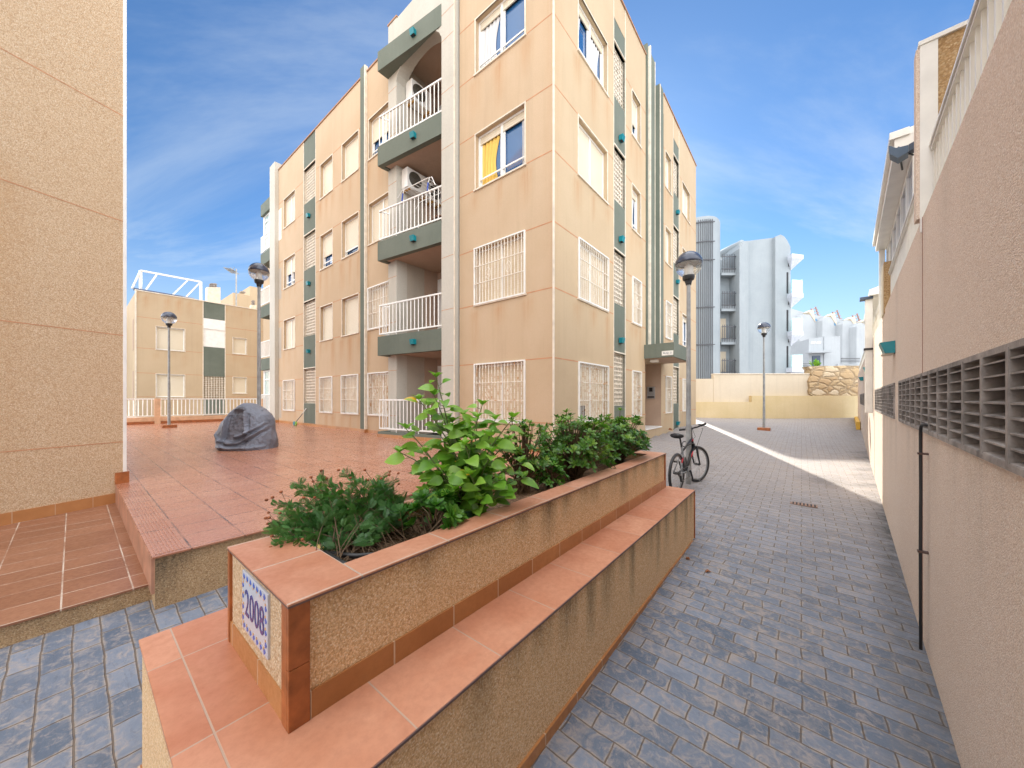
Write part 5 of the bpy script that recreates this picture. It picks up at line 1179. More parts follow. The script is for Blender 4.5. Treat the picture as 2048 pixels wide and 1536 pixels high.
# ================================================================ teal lamps on the building
def small_lamp(P, a, z, lab, sx=.085):
    o = thing('wall_lamp', P(a, z, 0), lab, 'wall lamp', 'small teal lamps on the apartment building')
    mb = MB(P(a, z, 0)); q = [P(a-sx, z-.07, .002), P(a-sx, z+.07, .002), P(a-sx, z+.07, .12), P(a-sx, z-.07, .09)]; mb.prism(q, P(a+sx, z, 0)-P(a-sx, z, 0)); mb.build('lamp_shade', MAT['teal'], o)
    mb = MB(P(a, z, 0)); pbox(mb, P, a-sx*.7, a+sx*.7, z-.078, z-.071, .02, .08); mb.build('diffuser', MAT['dark'], o)
ordn = ['lowest', 'second lowest', 'third lowest']
for k in range(3):
    small_lamp(PL, (la+lb_)/2, 1.95+2.8*k, 'small teal lamp, %s on the green strip of the left facade' % ordn[k])
    small_lamp(PR, on_t(T0, 1240), 1.61+2.8*k, '%s teal lamp on the green strip nearest the building corner, alley side' % ordn[k])
    small_lamp(PR, on_t(T0, 1353), 1.9+2.8*k, '%s teal wall lamp on the far green strip, alley side' % ordn[k])
small_lamp(PR, on_t(T0, 1353.5), -1.0, 'small teal lamp near the ground at the foot of the far green strip')
nnb = Vector((-(FLp-FR).normalized().y, (FLp-FR).normalized().x, 0)); nnb = -nnb if nnb.dot(U) > 0 else nnb
eb_ = (FLp-FR).normalized()
PBd = lambda a, z, d: FR+eb_*a+nnb*d+Z*z
for k, (z, nm) in enumerate([(1.54, 'lowest'), (4.35, 'second'), (7.15, 'third'), (9.95, 'topmost')]): small_lamp(PBd, .98, z, 'small teal lamp on the %s green balcony band from the ground up' % nm, .075)

# ================================================================ things on the balconies
def ac_unit(P, a0, z0, lab, w_=.85, h=.6, d0=0.0, dirs=None):
    o = thing('air_conditioner', P(a0, z0, d0), lab, 'air conditioner', 'outdoor air conditioners on the balconies')
    mb = MB(P(a0, z0, d0)); pbox(mb, P, a0, a0+w_, z0, z0+h, d0, d0+.3); mb.build('casing', MAT['white'], o, bevel=.015)
    cx, cz, rr = a0+w_*.36, z0+h*.52, h*.38; mb = MB(P(a0, z0, d0))
    for r_ in (1, .8, .6, .4, .2):
        pts = [P(cx+rr*r_*math.cos(t_), cz+rr*r_*math.sin(t_), d0+.305) for t_ in [6.2832*i/20 for i in range(21)]]; mb.tube(pts, .006, 4, False)
    mb.build('fan_grille', MAT['black'], o)
    mb = MB(P(a0, z0, d0)); n = 20; mb.prism([P(cx+rr*math.cos(6.2832*i/n), cz+rr*math.sin(6.2832*i/n), d0+.3015) for i in range(n)], P(a0, z0, .002)-P(a0, z0, 0)); mb.build('fan_opening', simple('dusty_dark', (.10, .085, .06), .7), o)
    mb = MB(P(a0, z0, d0)); 
    for x in (a0+.1, a0+w_-.1): pbox(mb, P, x-.02, x+.02, z0-.05, z0, d0-.1, d0+.3)
    mb.build('bracket', MAT['rusty'], o)
MAT['rusty'] = simple('rusty_iron', (.42, .22, .05), .6)
PS = lambda a, z, d: W(SB+a, q0-.02-d, z)            # side wall of the recess, facing the corner
ac_unit(PS, .15, 6.22, 'white air conditioner with a dusty fan, highest on the second balcony from the top', w_=.78, h=.58)
PBk = lambda a, z, d: W(SB+1.5-d, a, z)
ac_unit(PS, 1.0, 6.2, 'white air conditioner half hidden by the column, on the second balcony from the top', w_=.48, h=.55)
ac_unit(PS, .3, 8.9, 'grey backed air conditioner under the arch of the top balcony', w_=.75, h=.6)
dr = thing('drying_rack', PBd(1.0, 5.4, .1), 'white wire drying rack hooked over the second balcony railing from the top', 'drying rack')
mb = MB(PBd(1.0, 5.4, .1)); zt2 = 5.62
for dd in (-.55, .12):
    mb.tube([PBd(.1, zt2-.12, dd), PBd(.22, zt2+.12, dd), PBd(.4, zt2+.14, dd), PBd(1.35, zt2+.10, dd), PBd(1.5, zt2-.05, dd)], .011, 6)
for i in range(9): a_ = .35+i*.12; mb.tube([PBd(a_, zt2+.12, -.55), PBd(a_, zt2+.12, .12)], .006, 5)
for a_ in (.3, 1.25): mb.tube([PBd(a_, zt2+.14, .12), PBd(a_+.05, zt2-.1, .13), PBd(a_+.02, zt2-.28, .1)], .009, 5)
mb.build('wire_frame', MAT['white'], dr)
mb = MB(PBd(1.0, 5.4, .1))
for a_ in (.3, 1.25): mb.tube([PBd(a_+.03, zt2-.0, .14), PBd(a_+.06, zt2-.2, .14)], .02, 6)
mb.build('blue_hook', simple('blue_plastic', (.02, .06, .35), .4), dr)
tb = thing('balcony_table', PBd(.5, 4.1, -.5), 'round brown table behind the second balcony railing from the top', 'table')
c_ = W(SB+.55, c1+.5, 4.25)
mb = MB(c_); mb.lathe(c_+Z*.68, [(.0, 0), (.36, 0), (.36, .03), (0, .03)], 24); mb.build('tabletop', simple('brown_wicker', (.22, .10, .05), .6), tb)
for i in range(4): a = i*1.57+.5; mb = MB(c_); mb.bar(c_+Vector((math.cos(a)*.28, math.sin(a)*.28, 0)), c_+Vector((math.cos(a)*.22, math.sin(a)*.22, .68)), .025); mb.build('leg', MAT['white'], tb)
ch = thing('balcony_chair', W(SB+.5, q0-.6, 4.25), 'dark chair behind the second balcony railing from the top', 'chair')
c_ = W(SB+.45, q0-.55, 4.25); mb = MB(c_); mb.boxf(c_+Vector((-.2, -.2, .42)), Vector((.4, 0, 0)), Vector((0, .4, 0)), Z*.04); mb.build('seat', MAT['black'], ch)
mb = MB(c_); mb.boxf(c_+Vector((-.2, .17, .46)), Vector((.4, 0, 0)), Vector((0, .03, 0)), Z*.42); mb.build('backrest', MAT['black'], ch)
for dx in (-.18, .18):
    for dy in (-.18, .18): mb = MB(c_); mb.bar(c_+Vector((dx, dy, 0)), c_+Vector((dx, dy, .42)), .025); mb.build('leg', MAT['black'], ch)

# ================================================================ covered motorbike
cc = Vector((-6.03, 8.15, TZ))
cv_ = thing('covered_motorbike', cc, 'motorbike under a crumpled silver blue tarpaulin on the terrace', 'covered motorbike')
sil = [(-.49, 0), (-.60, .1), (-.61, .19), (-.583, .40), (-.53, .56), (-.39, .72), (-.265, .86), (-.12, .98), (-.02, 1.03), (.12, 1.0), (.21, .955), (.34, .88), (.456, .77), (.51, .65), (.54, .51), (.578, .19), (.572, 0)]
LS, RS = sil[:9], sil[8:][::-1]
def side(pts, z):
    for (a, b), (c, d) in zip(pts, pts[1:]):
        if b <= z <= d: return a+(c-a)*(z-b)/(d-b)
    return pts[-1][0]
def gs(x, w_): return math.exp(-(x/w_)**2)
mb = MB(cc); NU, NVr = 220, 90
for j in range(NVr+1):
    v = j/NVr; z = 1.028*math.sin(v*math.pi/2); xl, xr = side(LS, z), side(RS, z)
    for i in range(NU):
        a = 2*math.pi*i/NU; ca, sa_ = math.cos(a), math.sin(a); cx_, hw = (xl+xr)/2, max(.012, (xr-xl)/2); dpt = .46*(1-v)**.5+.012
        X_ = cx_+hw*math.copysign(abs(ca)**.85, ca); Y_ = dpt*math.copysign(abs(sa_)**.85, sa_)
        n_ = Vector((X_*4, Y_*4, z*4))
        if sa_ < 0:      # the folds of the visible side: a sunken hood, hanging creases and swags sweeping to the right
            x, q = X_, z+.02*mnoise.noise(n_*1.5)
            hood = 1/(1+math.exp((abs(x+.02)-.10-.20*(1-q))/.018))*(1 if q > .2 else max(0, (q-.12)/.08))/(1+math.exp((q-.87)/.02))
            f = -.085*hood - .06*gs(x+.265-.10*q, .022)*(.15 < q < .75) + .035*gs(x+.32-.12*q, .04)
            f += .055*gs(x-.17-.1*(.8-q), .03)*(.35 < q < .85) - .05*gs(x-.235-.1*(.8-q), .02)*(.35 < q < .8)
            f += .075*gs(q-(.16+.95*(x+.06)**2), .028) - .05*gs(q-(.105+.9*(x+.06)**2), .022)
            f += .06*gs(q-(.30+.8*(x-.05)**2+.22*x), .025)*(x > -.02) - .04*gs(q-(.245+.8*(x-.05)**2+.22*x), .02)*(x > -.02) + .05*gs(q-.06, .03)
            f += .012*abs(mnoise.noise(n_*3.1))*2 + .02*abs(mnoise.noise(n_*1.3))
            Y_ -= f*min(1, (1-v)*4+.05)*abs(sa_)**.5
        r_ = .02*mnoise.noise(n_*.9)+.018*abs(mnoise.noise(n_*2.0)); X_ += ca*r_; Y_ += sa_*r_
        mb.vert(cc+Vector((X_, Y_, z)))
for j in range(NVr):
    for i in range(NU): a = j*NU+i; b = j*NU+(i+1) % NU; mb.face(a, b, b+NU, a+NU)
mb.face(*[NVr*NU+i for i in range(NU)])
mb.build('tarpaulin', MAT['tarp'], cv_, smooth=True)

# ================================================================ toy by the wall
D5 = dep(5.9, on_s(5.9, 592)); tc_ = at(588, 843, 1); tb_ = W(5.85, on_s(5.85, 590), TZ)
ty = thing('push_toy', tb_, 'small push toy with a long stick and green and blue wheels by the wall', 'push toy')
mb = MB(tb_); top = tb_+U*.3-V*.28+Z*.68; mid = tb_.lerp(top, .75); mb.tube([tb_+Z*.1, mid], .014, 8); mb.build('stick', MAT['grille_dark'], ty)
mb = MB(tb_); mb.tube([mid, top], .016, 8); mb.tube([top, top-V*.08+Z*.02], .02, 8); mb.build('handle', MAT['white'], ty)
for dv_, m_ in ((-.09, simple('green_plastic', (.2, .4, .05), .4)), (.09, simple('blue_plastic', (.03, .25, .3), .4))):
    mb = MB(tb_); mb.tube([tb_+V*dv_+Z*.085-U*.02, tb_+V*dv_+Z*.085+U*.02], .085, 18); mb.build('wheel', m_, ty)
mb = MB(tb_); mb.boxf(tb_-V*.08-U*.03+Z*.07, V*.16, U*.06, Z*.07); mb.build('body', simple('blue_toy', (.03, .2, .3), .4), ty)

# ================================================================ bicycle leaning on the lamp pole
bR = Vector((2.66, 5.72, 0)); bF = Vector((3.36, 6.44, 0)); bR.z = gz(bR.x, bR.y); bF.z = gz(bF.x, bF.y)
bk_ = thing('bicycle', (bR+bF)/2, 'black mountain bicycle with red details leaning against the lamp pole', 'bicycle')
fw_ = (bF-bR).normalized(); sd2 = fw_.cross(Z).normalized()       # to the right of the bike
up = (Z-sd2*.05).normalized()
WR = .325
def bp(x, y, z): return bR+fw_*x+sd2*y+up*z       # x forward from the rear axle's foot
blk = simple('black_paint', (.02, .02, .022), .3); red = simple('red_paint', (.55, .03, .04), .3); gry = simple('grey_paint', (.22, .23, .24), .35); chrome = simple('alloy', (.5, .5, .5), .3, .9)
def wheel(c, ax, nm):
    mb = MB(c); mb.ring(c, ax, WR-.022, .024, 48, 8); o = mb.build('wheel', MAT['black'], bk_, smooth=True)
    mb = MB(c); mb.ring(c, ax, WR-.052, .010, 48, 6); mb.build('rim', gry, o, smooth=True)
    mb = MB(c); a = ax.normalized(); x = a.cross(Z).normalized(); y = a.cross(x)
    for i in range(24):
        t_ = 2*math.pi*i/24; mb.tube([c+a*(.03 if i % 2 else -.03)+(x*math.cos(t_+.5)+y*math.sin(t_+.5))*.02, c+(x*math.cos(t_)+y*math.sin(t_))*(WR-.055)], .0018, 4, False)
    mb.build('spokes', chrome, o)
    mb = MB(c); mb.tube([c-a*.05, c+a*.05], .02, 10); mb.build('hub', blk, o)
    return o
wb_l = (bF-bR).length; rc = bp(0, 0, WR); wheel(rc, sd2, 'r')
fc = bp(wb_l, 0, WR); ang = R(-20); fax = (Matrix.Rotation(ang, 3, Z) @ sd2); wheel(fc, fax, 'f')
BBp = bp(.43, 0, .30); ST = bp(.27, 0, .72); HTt = bp(.79, 0, .80); HTb = bp(.84, 0, .66); SEAT = bp(.22, 0, .88)
mb = MB(BBp); mb.tube([BBp, HTb], [.024, .028], 12); mb.tube([HTt, HTb], .025, 12); mb.tube([bp(.30, 0, .64), HTt], [.016, .02], 12); fo_ = mb.build('frame', blk, bk_, smooth=True)
mb = MB(BBp); mb.tube([BBp, ST], .017, 10); 
for y in (-.055, .055): mb.tube([bp(0, y, WR), bp(.30, y*.3, .62)], .009, 8); mb.tube([bp(0, y, WR), BBp+sd2*y*.5], .010, 8)
mb.build('rear_triangle', gry, bk_, smooth=True)
mb = MB(BBp); mb.tube([BBp.lerp(HTb, .55)+sd2*.012, BBp.lerp(HTb, .78)+sd2*.012], .019, 12); mb.tube([HTt, HTt.lerp(HTb, .25)], .028, 12); mb.tube([bp(0, .057, WR).lerp(bp(.3, .017, .62), .5), bp(0, .057, WR).lerp(bp(.3, .017, .62), .75)], .0115, 8); mb.build('red_decal', red, fo_, smooth=True)
mb = MB(HTb)
fdir = Matrix.Rotation(ang, 3, Z) @ fw_
for y in (-.06, .06): mb.tube([HTb+fax*y+up*(-.02)+fdir*.02, HTb.lerp(fc, .5)+fax*y, fc+fax*y], [.02, .018, .013], 10)
mb.tube([HTb+fax*-.07+fdir*.02, HTb+fax*.07+fdir*.02], .02, 8); mb.build('fork', blk, bk_, smooth=True)
mb = MB(SEAT); mb.tube([ST, SEAT], .014, 10); mb.build('seat_post', blk, bk_, smooth=True)
mb = MB(SEAT); n = 14; base = []
for i in range(n+1):
    u = i/n; x = -.14+.28*u; wdt = .088*(1-u)**.8+.02; th_ = .055*(1-u*.5)
    ringp = []
    for j in range(10): a = 2*math.pi*j/10; ringp.append(mb.vert(SEAT+fw_*x+sd2*wdt*math.cos(a)+up*(.02+th_*math.sin(a)*(.8)+.02*(1-u)**2)))
    base.append(ringp)
for a, b in zip(base, base[1:]):
    for j in range(10): mb.face(a[j], a[(j+1) % 10], b[(j+1) % 10], b[j])
mb.face(*base[0][::-1]); mb.face(*base[-1]); mb.build('saddle', blk, bk_, smooth=True)
hax = (fax+up*.30+fdir*.15).normalized(); SMt = HTt+up*.17; HB_ = SMt+fdir*.06+up*.02
mb = MB(SMt); mb.tube([HTt, SMt], .015, 10); mb.tube([SMt, HB_], .016, 10); mb.build('stem', blk, bk_, smooth=True)
mb = MB(HB_); mb.tube([HB_-hax*.25+up*.02-fdir*.03, HB_-hax*.08, HB_+hax*.08, HB_+hax*.25+up*.02-fdir*.03], .013, 10); hbo = mb.build('handlebar', blk, bk_, smooth=True)
for sgn in (-1, 1):
    e = HB_+hax*.25*sgn+up*.02-fdir*.03; f = HB_+hax*.15*sgn+up*.009-fdir*.016; mb = MB(HB_); mb.tube([f, e], .019, 10); mb.build('grip', MAT['black'], hbo, smooth=True)
    mb = MB(HB_); mb.tube([f+fdir*.02, f+fdir*.06+fax*.09*sgn-up*.02], .006, 6); mb.tube([f-fax*.03*sgn, f-fax*.02*sgn+up*.03], .02, 8); mb.build('brake_lever', gry, hbo)
mb = MB(BBp); mb.tube([BBp+sd2*.05, BBp+sd2*.056], .09, 28); cro = mb.build('chainring', gry, bk_)
mb = MB(BBp); a1 = BBp+sd2*.075; a2 = a1+fw_*.08-up*.15; mb.bar(a1, a2, .022, .016); b1_ = BBp-sd2*.075; b2_ = b1_-fw_*.08+up*.15; mb.bar(b1_, b2_, .022, .016); mb.tube([BBp-sd2*.08, BBp+sd2*.08], .018, 8); mb.build('cranks', blk, cro)
for q, s_ in ((a2, 1), (b2_, -1)): mb = MB(q); mb.boxf(q+sd2*.01*s_-fw_*.045-up*.012, fw_*.09, sd2*.095*s_, up*.024); mb.build('pedal', blk, bk_)
mb = MB(rc)
for r_, y in ((.055, .045), (.045, .038), (.035, .031)): mb.tube([rc+sd2*y, rc+sd2*(y+.004)], r_, 20)
mb.bar(rc+sd2*.055-up*.03, rc+sd2*.055-up*.13+fw_*.03, .03, .02); mb.build('sprockets', blk, bk_)
mb = MB(BBp); mb.tube([rc+sd2*.05+up*.05, BBp+sd2*.053+up*.088], .005, 5); mb.tube([rc+sd2*.05-up*.13+fw_*.03, BBp+sd2*.053-up*.088], .005, 5); mb.build('chain', blk, bk_)
mb = MB(HTt)
mb.tube([HB_-fax*.16, HB_-fax*.12+fdir*.1+up*.02, HTt+fdir*.1+up*.03, HTt+fax*.03], .0035, 5); mb.tube([HB_+fax*.16, HB_+fax*.1+fdir*.12, HTb+fdir*.1, HTb+fax*.06-up*.1], .0035, 5); mb.build('cables', MAT['black'], bk_)
lk = thing('bicycle_lock', (bR+bF)/2+Z*.7, 'thin black cable lock looped round the lamp pole and the bicycle frame', 'cable lock')
pc_ = Vector((l1.x, l1.y, HTb.z+.05)); fc2 = bp(.6, 0, .72); pts = []
for i in range(25):
    a = 2*math.pi*i/24; m_ = (pc_+fc2)/2; dx = (pc_-fc2); L_ = dx.length/2+.09; dn = Vector((dx.x, dx.y, 0)).normalized(); pn = Vector((-dn.y, dn.x, 0)); pts.append(m_+dn*L_*math.cos(a)+pn*.10*math.sin(a)+Z*.03*math.sin(a*2))
mb = MB(pc_); mb.tube(pts, .008, 6, False); mb.build('cable', MAT['black'], lk, smooth=True)

# ================================================================ drain cover and fallen leaves on the paving
p = at(1607, 1010, 1); k_ = (1607-1024)/F; d = 5.6
for _ in range(20): d = -gz(k_*d, d)*F/(1010-HY)
pc = Vector((k_*d, d, gz(k_*d, d)))
mb = MB(pc); mb.boxf(pc-U*.07-V*.16+Z*.002, U*.16, V*.32, Z*.006); dc = mb.build('drain_cover', simple('rusty_cover', (.28, .17, .12), .7)); tag(dc, 'small rusty rectangular drain cover set in the alley paving', 'drain cover')
mb = MB(pc)
for i in range(7): mb.boxf(pc-U*.055-V*(.14-i*.042)+Z*.009, U*.13, V*.018, Z*.002)
mb.build('slots', MAT['dark'], dc)
r = random.Random(2)
for i, (px, py, lab) in enumerate([(1416, 1145, 'larger curled brown leaf lying on the alley paving near the bench'), (1375.5, 1119, 'smaller dry brown leaf right beside the bench foot')]):
    k_ = (px-1024)/F; d = 3.5
    for _ in range(30): d = -gz(k_*d, d)*F/(py-HY)
    c = Vector((k_*d, d, gz(k_*d, d)+.004)); mb = MB(c)
    for j in range(3):
        a = r.uniform(0, 6.28); u_ = Vector((math.cos(a), math.sin(a), 0)); v_ = Vector((-u_.y, u_.x, 0)); s_ = .028
        q = [c-u_*s_, c-v_*s_*.6+Z*.016, c+u_*s_+Z*.006, c+v_*s_*.6+Z*.02]; i0 = [mb.vert(x) for x in q]; ce = mb.vert(c+Z*.003); mb.face(i0[0], i0[1], ce); mb.face(i0[1], i0[2], ce); mb.face(i0[2], i0[3], ce); mb.face(i0[3], i0[0], ce)
    tag(mb.build('fallen_leaf', simple('dry_leaf', (.28, .11, .04), .8)), lab, 'leaf')
sp_ = PR(on_t(T0, 1334.5), 0, .2); sp_.z = gz(sp_.x, sp_.y)+.01; mb = MB(sp_)
for j in range(8): a = r.uniform(0, 6.28); u_ = Vector((math.cos(a), math.sin(a), 0)); mb.poly([sp_+u_*.02, sp_+u_*.12+Z*.09, sp_+u_*.16+Z*.02])
tag(mb.build('dry_weed', simple('dry_weed', (.3, .13, .06), .8)), 'dry brown weed at the foot of the alley side of the building', 'weed')

# ================================================================ plants
def leaf(mb, b, d, nrm, L, Wd, curl=.25, fold=.25, st=5, tip=.9, att=.5, widest=.42):
    d = d.normalized(); s_ = d.cross(nrm); s_ = s_.normalized() if s_.length > 1e-4 else Vector((1, 0, 0)); n_ = s_.cross(d).normalized(); rows = []
    for i in range(st+1):
        u = i/st; w_ = Wd/2*(math.sin(math.pi*u**(math.log(.5)/math.log(widest)))**.8 if 0 < u < 1 else 0)
        c = b+d*L*u*(1-.15*curl*u)-n_*(curl*L*u*u)
        if i in (0, st): rows.append((mb.vert(c, att),))
        else: rows.append((mb.vert(c-s_*w_+n_*w_*fold, att), mb.vert(c, max(0, att-.1)), mb.vert(c+s_*w_+n_*w_*fold, att)))
    for a, b2 in zip(rows, rows[1:]):
        if len(a) == 1: mb.face(a[0], b2[0], b2[1]); mb.face(a[0], b2[1], b2[2])
        elif len(b2) == 1: mb.face(a[0], b2[0], a[1]); mb.face(a[1], b2[0], a[2])
        else: mb.face(a[0], b2[0], b2[1], a[1]); mb.face(a[1], b2[1], b2[2], a[2])
SZ = CZ-.075
def rv(r, s=1.0): return Vector((r.gauss(0, s), r.gauss(0, s), r.gauss(0, s)))
# broad leaved shrub
r = random.Random(21); b0 = W(1.52, 1.56, SZ)
hp = thing('hibiscus_plant', b0, 'tall bright green broad leaved shrub with some yellow leaves in the middle of the planter', 'shrub')
mbs = MB(b0); mbl = MB(b0)
# targets (pixel column, row, depth offset) of the branch tips, seen in the photo
tips = [(872, 755, 0), (868, 790, .05), (812, 858, .0), (800, 905, -.1), (838, 800, 0), (850, 905, -.15), (905, 845, .1), (955, 835, .0), (965, 810, .1), (990, 840, .05), (1028, 835, .0), (1018, 880, .15),
        (930, 890, -.2), (985, 905, -.2), (1040, 925, .0), (885, 940, -.25), (850, 985, -.2), (940, 950, -.3), (1000, 960, -.2), (1045, 955, -.05), (890, 1010, -.28), (960, 1000, -.25), (880, 870, .2), (925, 830, .25), (985, 870, .25), (835, 940, 0), (910, 980, -.3), (1020, 990, -.12), (870, 1045, -.25), (915, 1035, -.27), (955, 920, .2), (900, 905, .15), (905, 905, .0), (945, 880, -.1), (865, 960, .1)]
D0 = b0.y
for ti, (px, py, dd) in enumerate(tips):
    T_ = at(px, py, D0+dd*.75); root = b0+Vector((r.uniform(-.08, .08), r.uniform(-.06, .06), 0)); midp = root.lerp(T_, .5)+Vector(((T_.x-root.x)*-.18, 0, .06))
    pts = []
    for i in range(9): u = i/8; pts.append(root*(1-u)**2+midp*2*u*(1-u)+T_*u*u)
    mbs.tube(pts, [.008*(1-u*.7) for u in [i/8 for i in range(9)]], 5, False)
    L_ = (T_-root).length; nl = max(5, int(L_/.056)); 
    for j in range(nl):
        u = .38+.62*(j+r.random()*.5)/nl if L_ > .35 else .15+.85*(j+r.random()*.5)/nl
        u = min(u, 1); i = min(7, int(u*8)); c = pts[i].lerp(pts[i+1], u*8-i); d_ = (pts[i+1]-pts[i]).normalized()
        ph = j*2.39996+ti; side = Vector((math.cos(ph), math.sin(ph), 0)); dr_ = (side*1.0+d_*.35+Z*r.uniform(-.35, .25)).normalized()
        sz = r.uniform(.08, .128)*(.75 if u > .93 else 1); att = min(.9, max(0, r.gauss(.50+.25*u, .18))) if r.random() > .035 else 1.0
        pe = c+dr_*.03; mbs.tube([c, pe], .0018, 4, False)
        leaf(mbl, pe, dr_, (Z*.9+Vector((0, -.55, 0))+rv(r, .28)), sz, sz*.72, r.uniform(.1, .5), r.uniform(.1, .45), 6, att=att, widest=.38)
    for j in range(4):
        a = j*1.57+r.random(); leaf(mbl, T_, Vector((math.cos(a)*.7, math.sin(a)*.7, .7)), Z+rv(r, .2), r.uniform(.05, .075), .036, .2, .35, 5, att=r.uniform(.6, .88))
mbs.build('stems', MAT['greenstem'], hp, smooth=True); mbl.build('leaves', MAT['hib'], hp, smooth=True)
# feathery daisy bush
def featherleaf(mb, b, d, nrm, L, att):
    d = d.normalized(); s_ = d.cross(nrm).normalized(); n_ = s_.cross(d)
    P_ = lambda u: b+d*L*u-n_*(.22*L*u*u)
    w0 = L*.02
    a0 = mb.vert(P_(0)-s_*w0, att); a1 = mb.vert(P_(0)+s_*w0, att); a2 = mb.vert(P_(1), att); mb.face(a0, a1, a2)
    n = 6
    for i in range(n):
        u = .22+.72*i/n; l = L*(.40*math.sin(math.pi*(u*.75+.15)))
        for sg in (-1, 1):
            p = P_(u); dd = (s_*sg*.75+d*.65+n_*.15).normalized(); t_ = p+dd*l; q = d*L*.035
            m_ = p+dd*l*.65; x = dd.cross(n_)*l*.13
            v = [mb.vert(p-q, att), mb.vert(m_-x, att), mb.vert(t_, att), mb.vert(m_+x, att), mb.vert(p+q, att)]; mb.face(*v)
r = random.Random(5)
b0 = W(.95, 1.6, SZ); dp_ = thing('daisy_bush', b0, 'feathery dark green bush with dried brown flower heads at the near planter end', 'shrub')
mbs = MB(b0); mbl = MB(b0); mbf = MB(b0); fl = []
tips = []
for i in range(150):
    px = r.uniform(545, 800); py = None
    u = (px-545)/255
    topy = 1010-70*math.sin(math.pi*min(1, u*1.05))**.7 if px < 700 else 950+18*math.sin((px-700)/20)
    boty = 1085+35*math.sin(math.pi*u) - (30 if px > 740 else 0)
    py = topy+(boty-topy)*r.random()**.9
    dD = 1.72+.10*(1-(py-950)/150)+r.uniform(-.12, .2); tips.append((px, py, max(1.45, min(1.95, dD+(px-650)*.0006))))
for (px, py, D_) in tips:
    T_ = at(px, py, D_); t_c = T_.dot(V); 
    rs = r.uniform(.62, 1.15); rt_ = r.uniform(1.48, 1.72); root = W(rs, rt_, SZ+.01)
    if T_.z < SZ+.05: T_.z = SZ+.06
    midp = root.lerp(T_, .5)+Z*.07+rv(r, .015); pts = []
    for i in range(7): u = i/6; pts.append(root*(1-u)**2+midp*2*u*(1-u)+T_*u*u)
    mbs.tube(pts, [.0025*(1-u*.5) for u in [i/6 for i in range(7)]], 4, False)
    dl = (pts[-1]-pts[-3]).normalized(); base_a = r.uniform(.25, .7)
    for j in range(15):
        u = .45+.55*j/14; i = min(5, int(u*6)); c = pts[i].lerp(pts[i+1], u*6-i); ph = j*2.4; side = (Vector((math.cos(ph), math.sin(ph), 0))-dl*Vector((math.cos(ph), math.sin(ph), 0)).dot(dl)).normalized()
        up_ = .25+.9*u; dr_ = (side*.8+dl*up_*.6+Z*.25).normalized()
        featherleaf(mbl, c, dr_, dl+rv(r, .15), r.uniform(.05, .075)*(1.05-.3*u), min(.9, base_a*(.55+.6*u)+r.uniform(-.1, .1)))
    if r.random() < .4:
        h = T_+dl*r.uniform(.03, .08)+Z*r.uniform(.0, .05); mbs.tube([T_, h], .0014, 4, False); fl.append(h)
for h in fl+[at(677, 940, 1.75), at(541, 1095, 1.55), at(533, 1000, 1.6), at(545, 995, 1.6), at(778, 950, 1.8), at(762, 957, 1.8), at(520, 1118, 1.5)]:
    mbf.lathe(h, [(.0, -.006), (.006, -.004), (.008, .0), (.006, .005), (.0, .007)], 8)
mbs.build('stems', MAT['stem'], dp_, smooth=True); mbl.build('leaves', MAT['daisy'], dp_); mbf.build('dried_flower_heads', simple('dried_flower', (.30, .10, .04), .9, var=.4, vs=40), dp_, smooth=True)
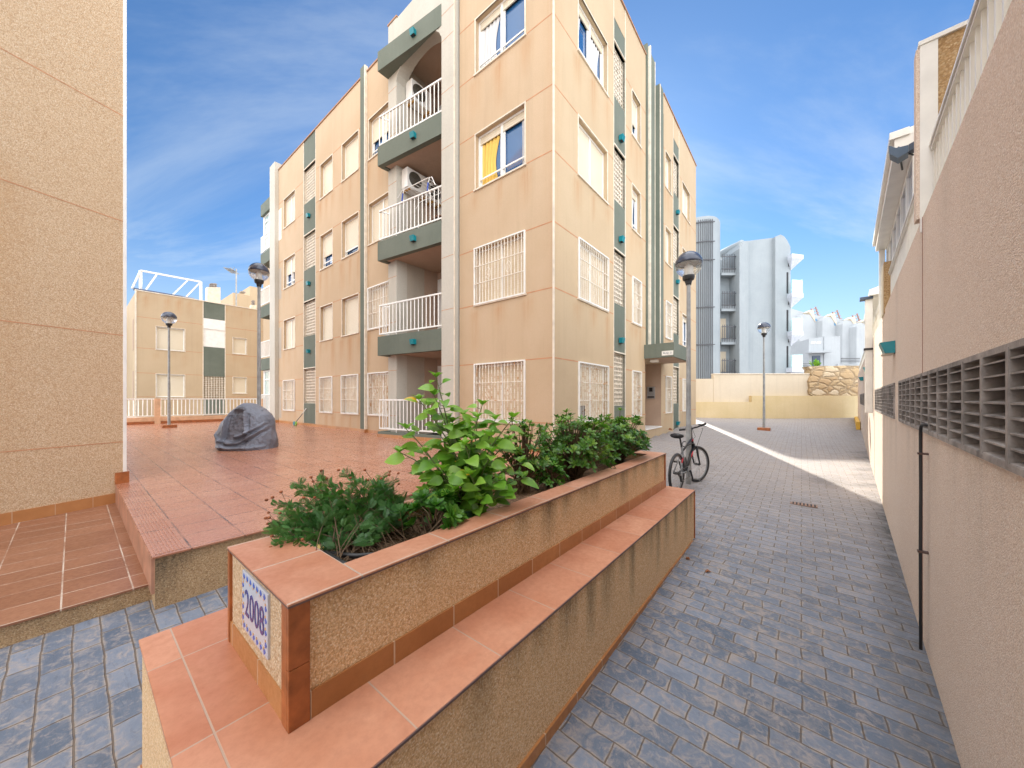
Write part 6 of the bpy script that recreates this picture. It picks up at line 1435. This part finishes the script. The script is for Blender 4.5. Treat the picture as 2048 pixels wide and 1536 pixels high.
# glossy shrubs and succulents made of leaf rosettes
def rosette(mb, c, ax, n, L, Wd, r, att, spread=1.0):
    ax = ax.normalized(); x = ax.cross(Vector((.3, .9, .1))).normalized(); y = ax.cross(x)
    for i in range(n):
        a = i*2.39996+r.random()*.5; f = i/n; dr_ = (x*math.cos(a)+y*math.sin(a))*(.25+spread*(1-f*.85))+ax*(.35+f*.8)
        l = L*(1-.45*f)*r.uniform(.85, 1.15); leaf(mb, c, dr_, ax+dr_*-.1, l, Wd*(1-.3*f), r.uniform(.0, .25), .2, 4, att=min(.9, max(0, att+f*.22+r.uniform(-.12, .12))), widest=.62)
def shrub(name, lab, s_, t_, ell, n, L, Wd, mat, seed, group=None, droop=0, redf=0.0, base=None, nl=10):
    r = random.Random(seed); b = W(s_, t_, SZ); o = thing(name, b, lab, 'shrub' if 'rosette' not in name else 'succulent', group); ms, ml = MB(b), MB(b); ctr = b+Z*(ell[2]*.45)
    for i in range(n):
        z = r.uniform(-.5, 1); a = r.uniform(0, 6.283); q = math.sqrt(max(0, 1-z*z)); k = r.uniform(.5, 1.0)+.12*math.sin(a*3+z*4)
        off = U*(math.cos(a)*q*ell[0]*k)+V*(math.sin(a)*q*ell[1]*k)+Z*(z*ell[2]*.56*k); T_ = ctr+off; T_.z = max(T_.z, SZ+.03)
        ms.tube([b+Vector((r.uniform(-.05, .05), r.uniform(-.05, .05), 0)), b.lerp(T_, .5)+Z*.04, T_], [.007, .005, .003], 4, False)
        ax = (off.normalized()*.7+Z*.75+rv(r, .15)).normalized(); rosette(ml, T_, ax, nl, L, Wd, r, r.choice([.25, .35, .45, .55, .62]) if r.random() > redf else .9)
    ms.build('stems', MAT['stem'], o, smooth=True); ml.build('leaves', mat, o, smooth=True); return o
shrub('glossy_shrub', 'wide rounded glossy shrub with yellowish tips in the far half of the planter', 2.83, 1.58, (.46, .30, .60), 230, .066, .026, MAT['pit'], 11, redf=.03)
shrub('glossy_shrub', 'darker rounded glossy shrub at the far end of the planter', 3.78, 1.58, (.46, .31, .55), 230, .070, .029, MAT['pit'], 12)
shrub('twiggy_shrub', 'small twiggy shrub half hidden behind the right side of the tall broad leaved shrub', 2.18, 1.66, (.2, .2, .62), 80, .055, .022, MAT['pit'], 13, redf=.1)
shrub('low_shrub', 'low dense dark green shrub in front of the wide glossy shrub', 2.32, 1.50, (.14, .12, .27), 46, .05, .022, MAT['succ'], 14)
shrub('rosette_plant', 'low bright green succulent rosettes between the daisy bush and the tall broad leaved shrub', 1.2, 1.50, (.16, .15, .22), 20, .075, .030, MAT['succ'], 15, nl=20)
shrub('rosette_plant', 'succulent with reddish rosettes against the back rim of the planter, behind the first rosettes', 1.42, 1.72, (.16, .1, .26), 18, .065, .026, MAT['succ'], 16, nl=16, redf=.25)
# irrigation hose
ho = thing('irrigation_hose', W(.7, 1.5, SZ), 'black irrigation hose lying along the soil of the planter', 'hose')
mb = MB(W(.7, 1.5, SZ)); hz = SZ+.035; mb.tube([W(.72, 1.42, hz-.02), W(.70, 1.40, hz+.01), W(.69, 1.46, hz+.015), W(.69, 1.6, hz+.015), W(.74, 1.72, hz), W(1.0, 1.76, hz-.01)], .011, 10)
mb.tube([W(.70, 1.60, hz+.01), W(.78, 1.50, hz), W(.9, 1.43, hz-.01), W(1.4, 1.44, hz-.01), W(2.0, 1.425, hz-.008), W(2.8, 1.43, hz-.01), W(3.6, 1.44, hz-.01), W(4.1, 1.46, hz-.01)], .011, 10); mb.build('tube', MAT['black'], ho, smooth=True)
mb = MB(W(.7, 1.5, SZ)); mb.tube([W(.685, 1.63, hz+.02), W(.68, 1.66, hz+.03)], .016, 8); mb.build('connector', simple('tan_plastic', (.55, .38, .12), .6), ho)
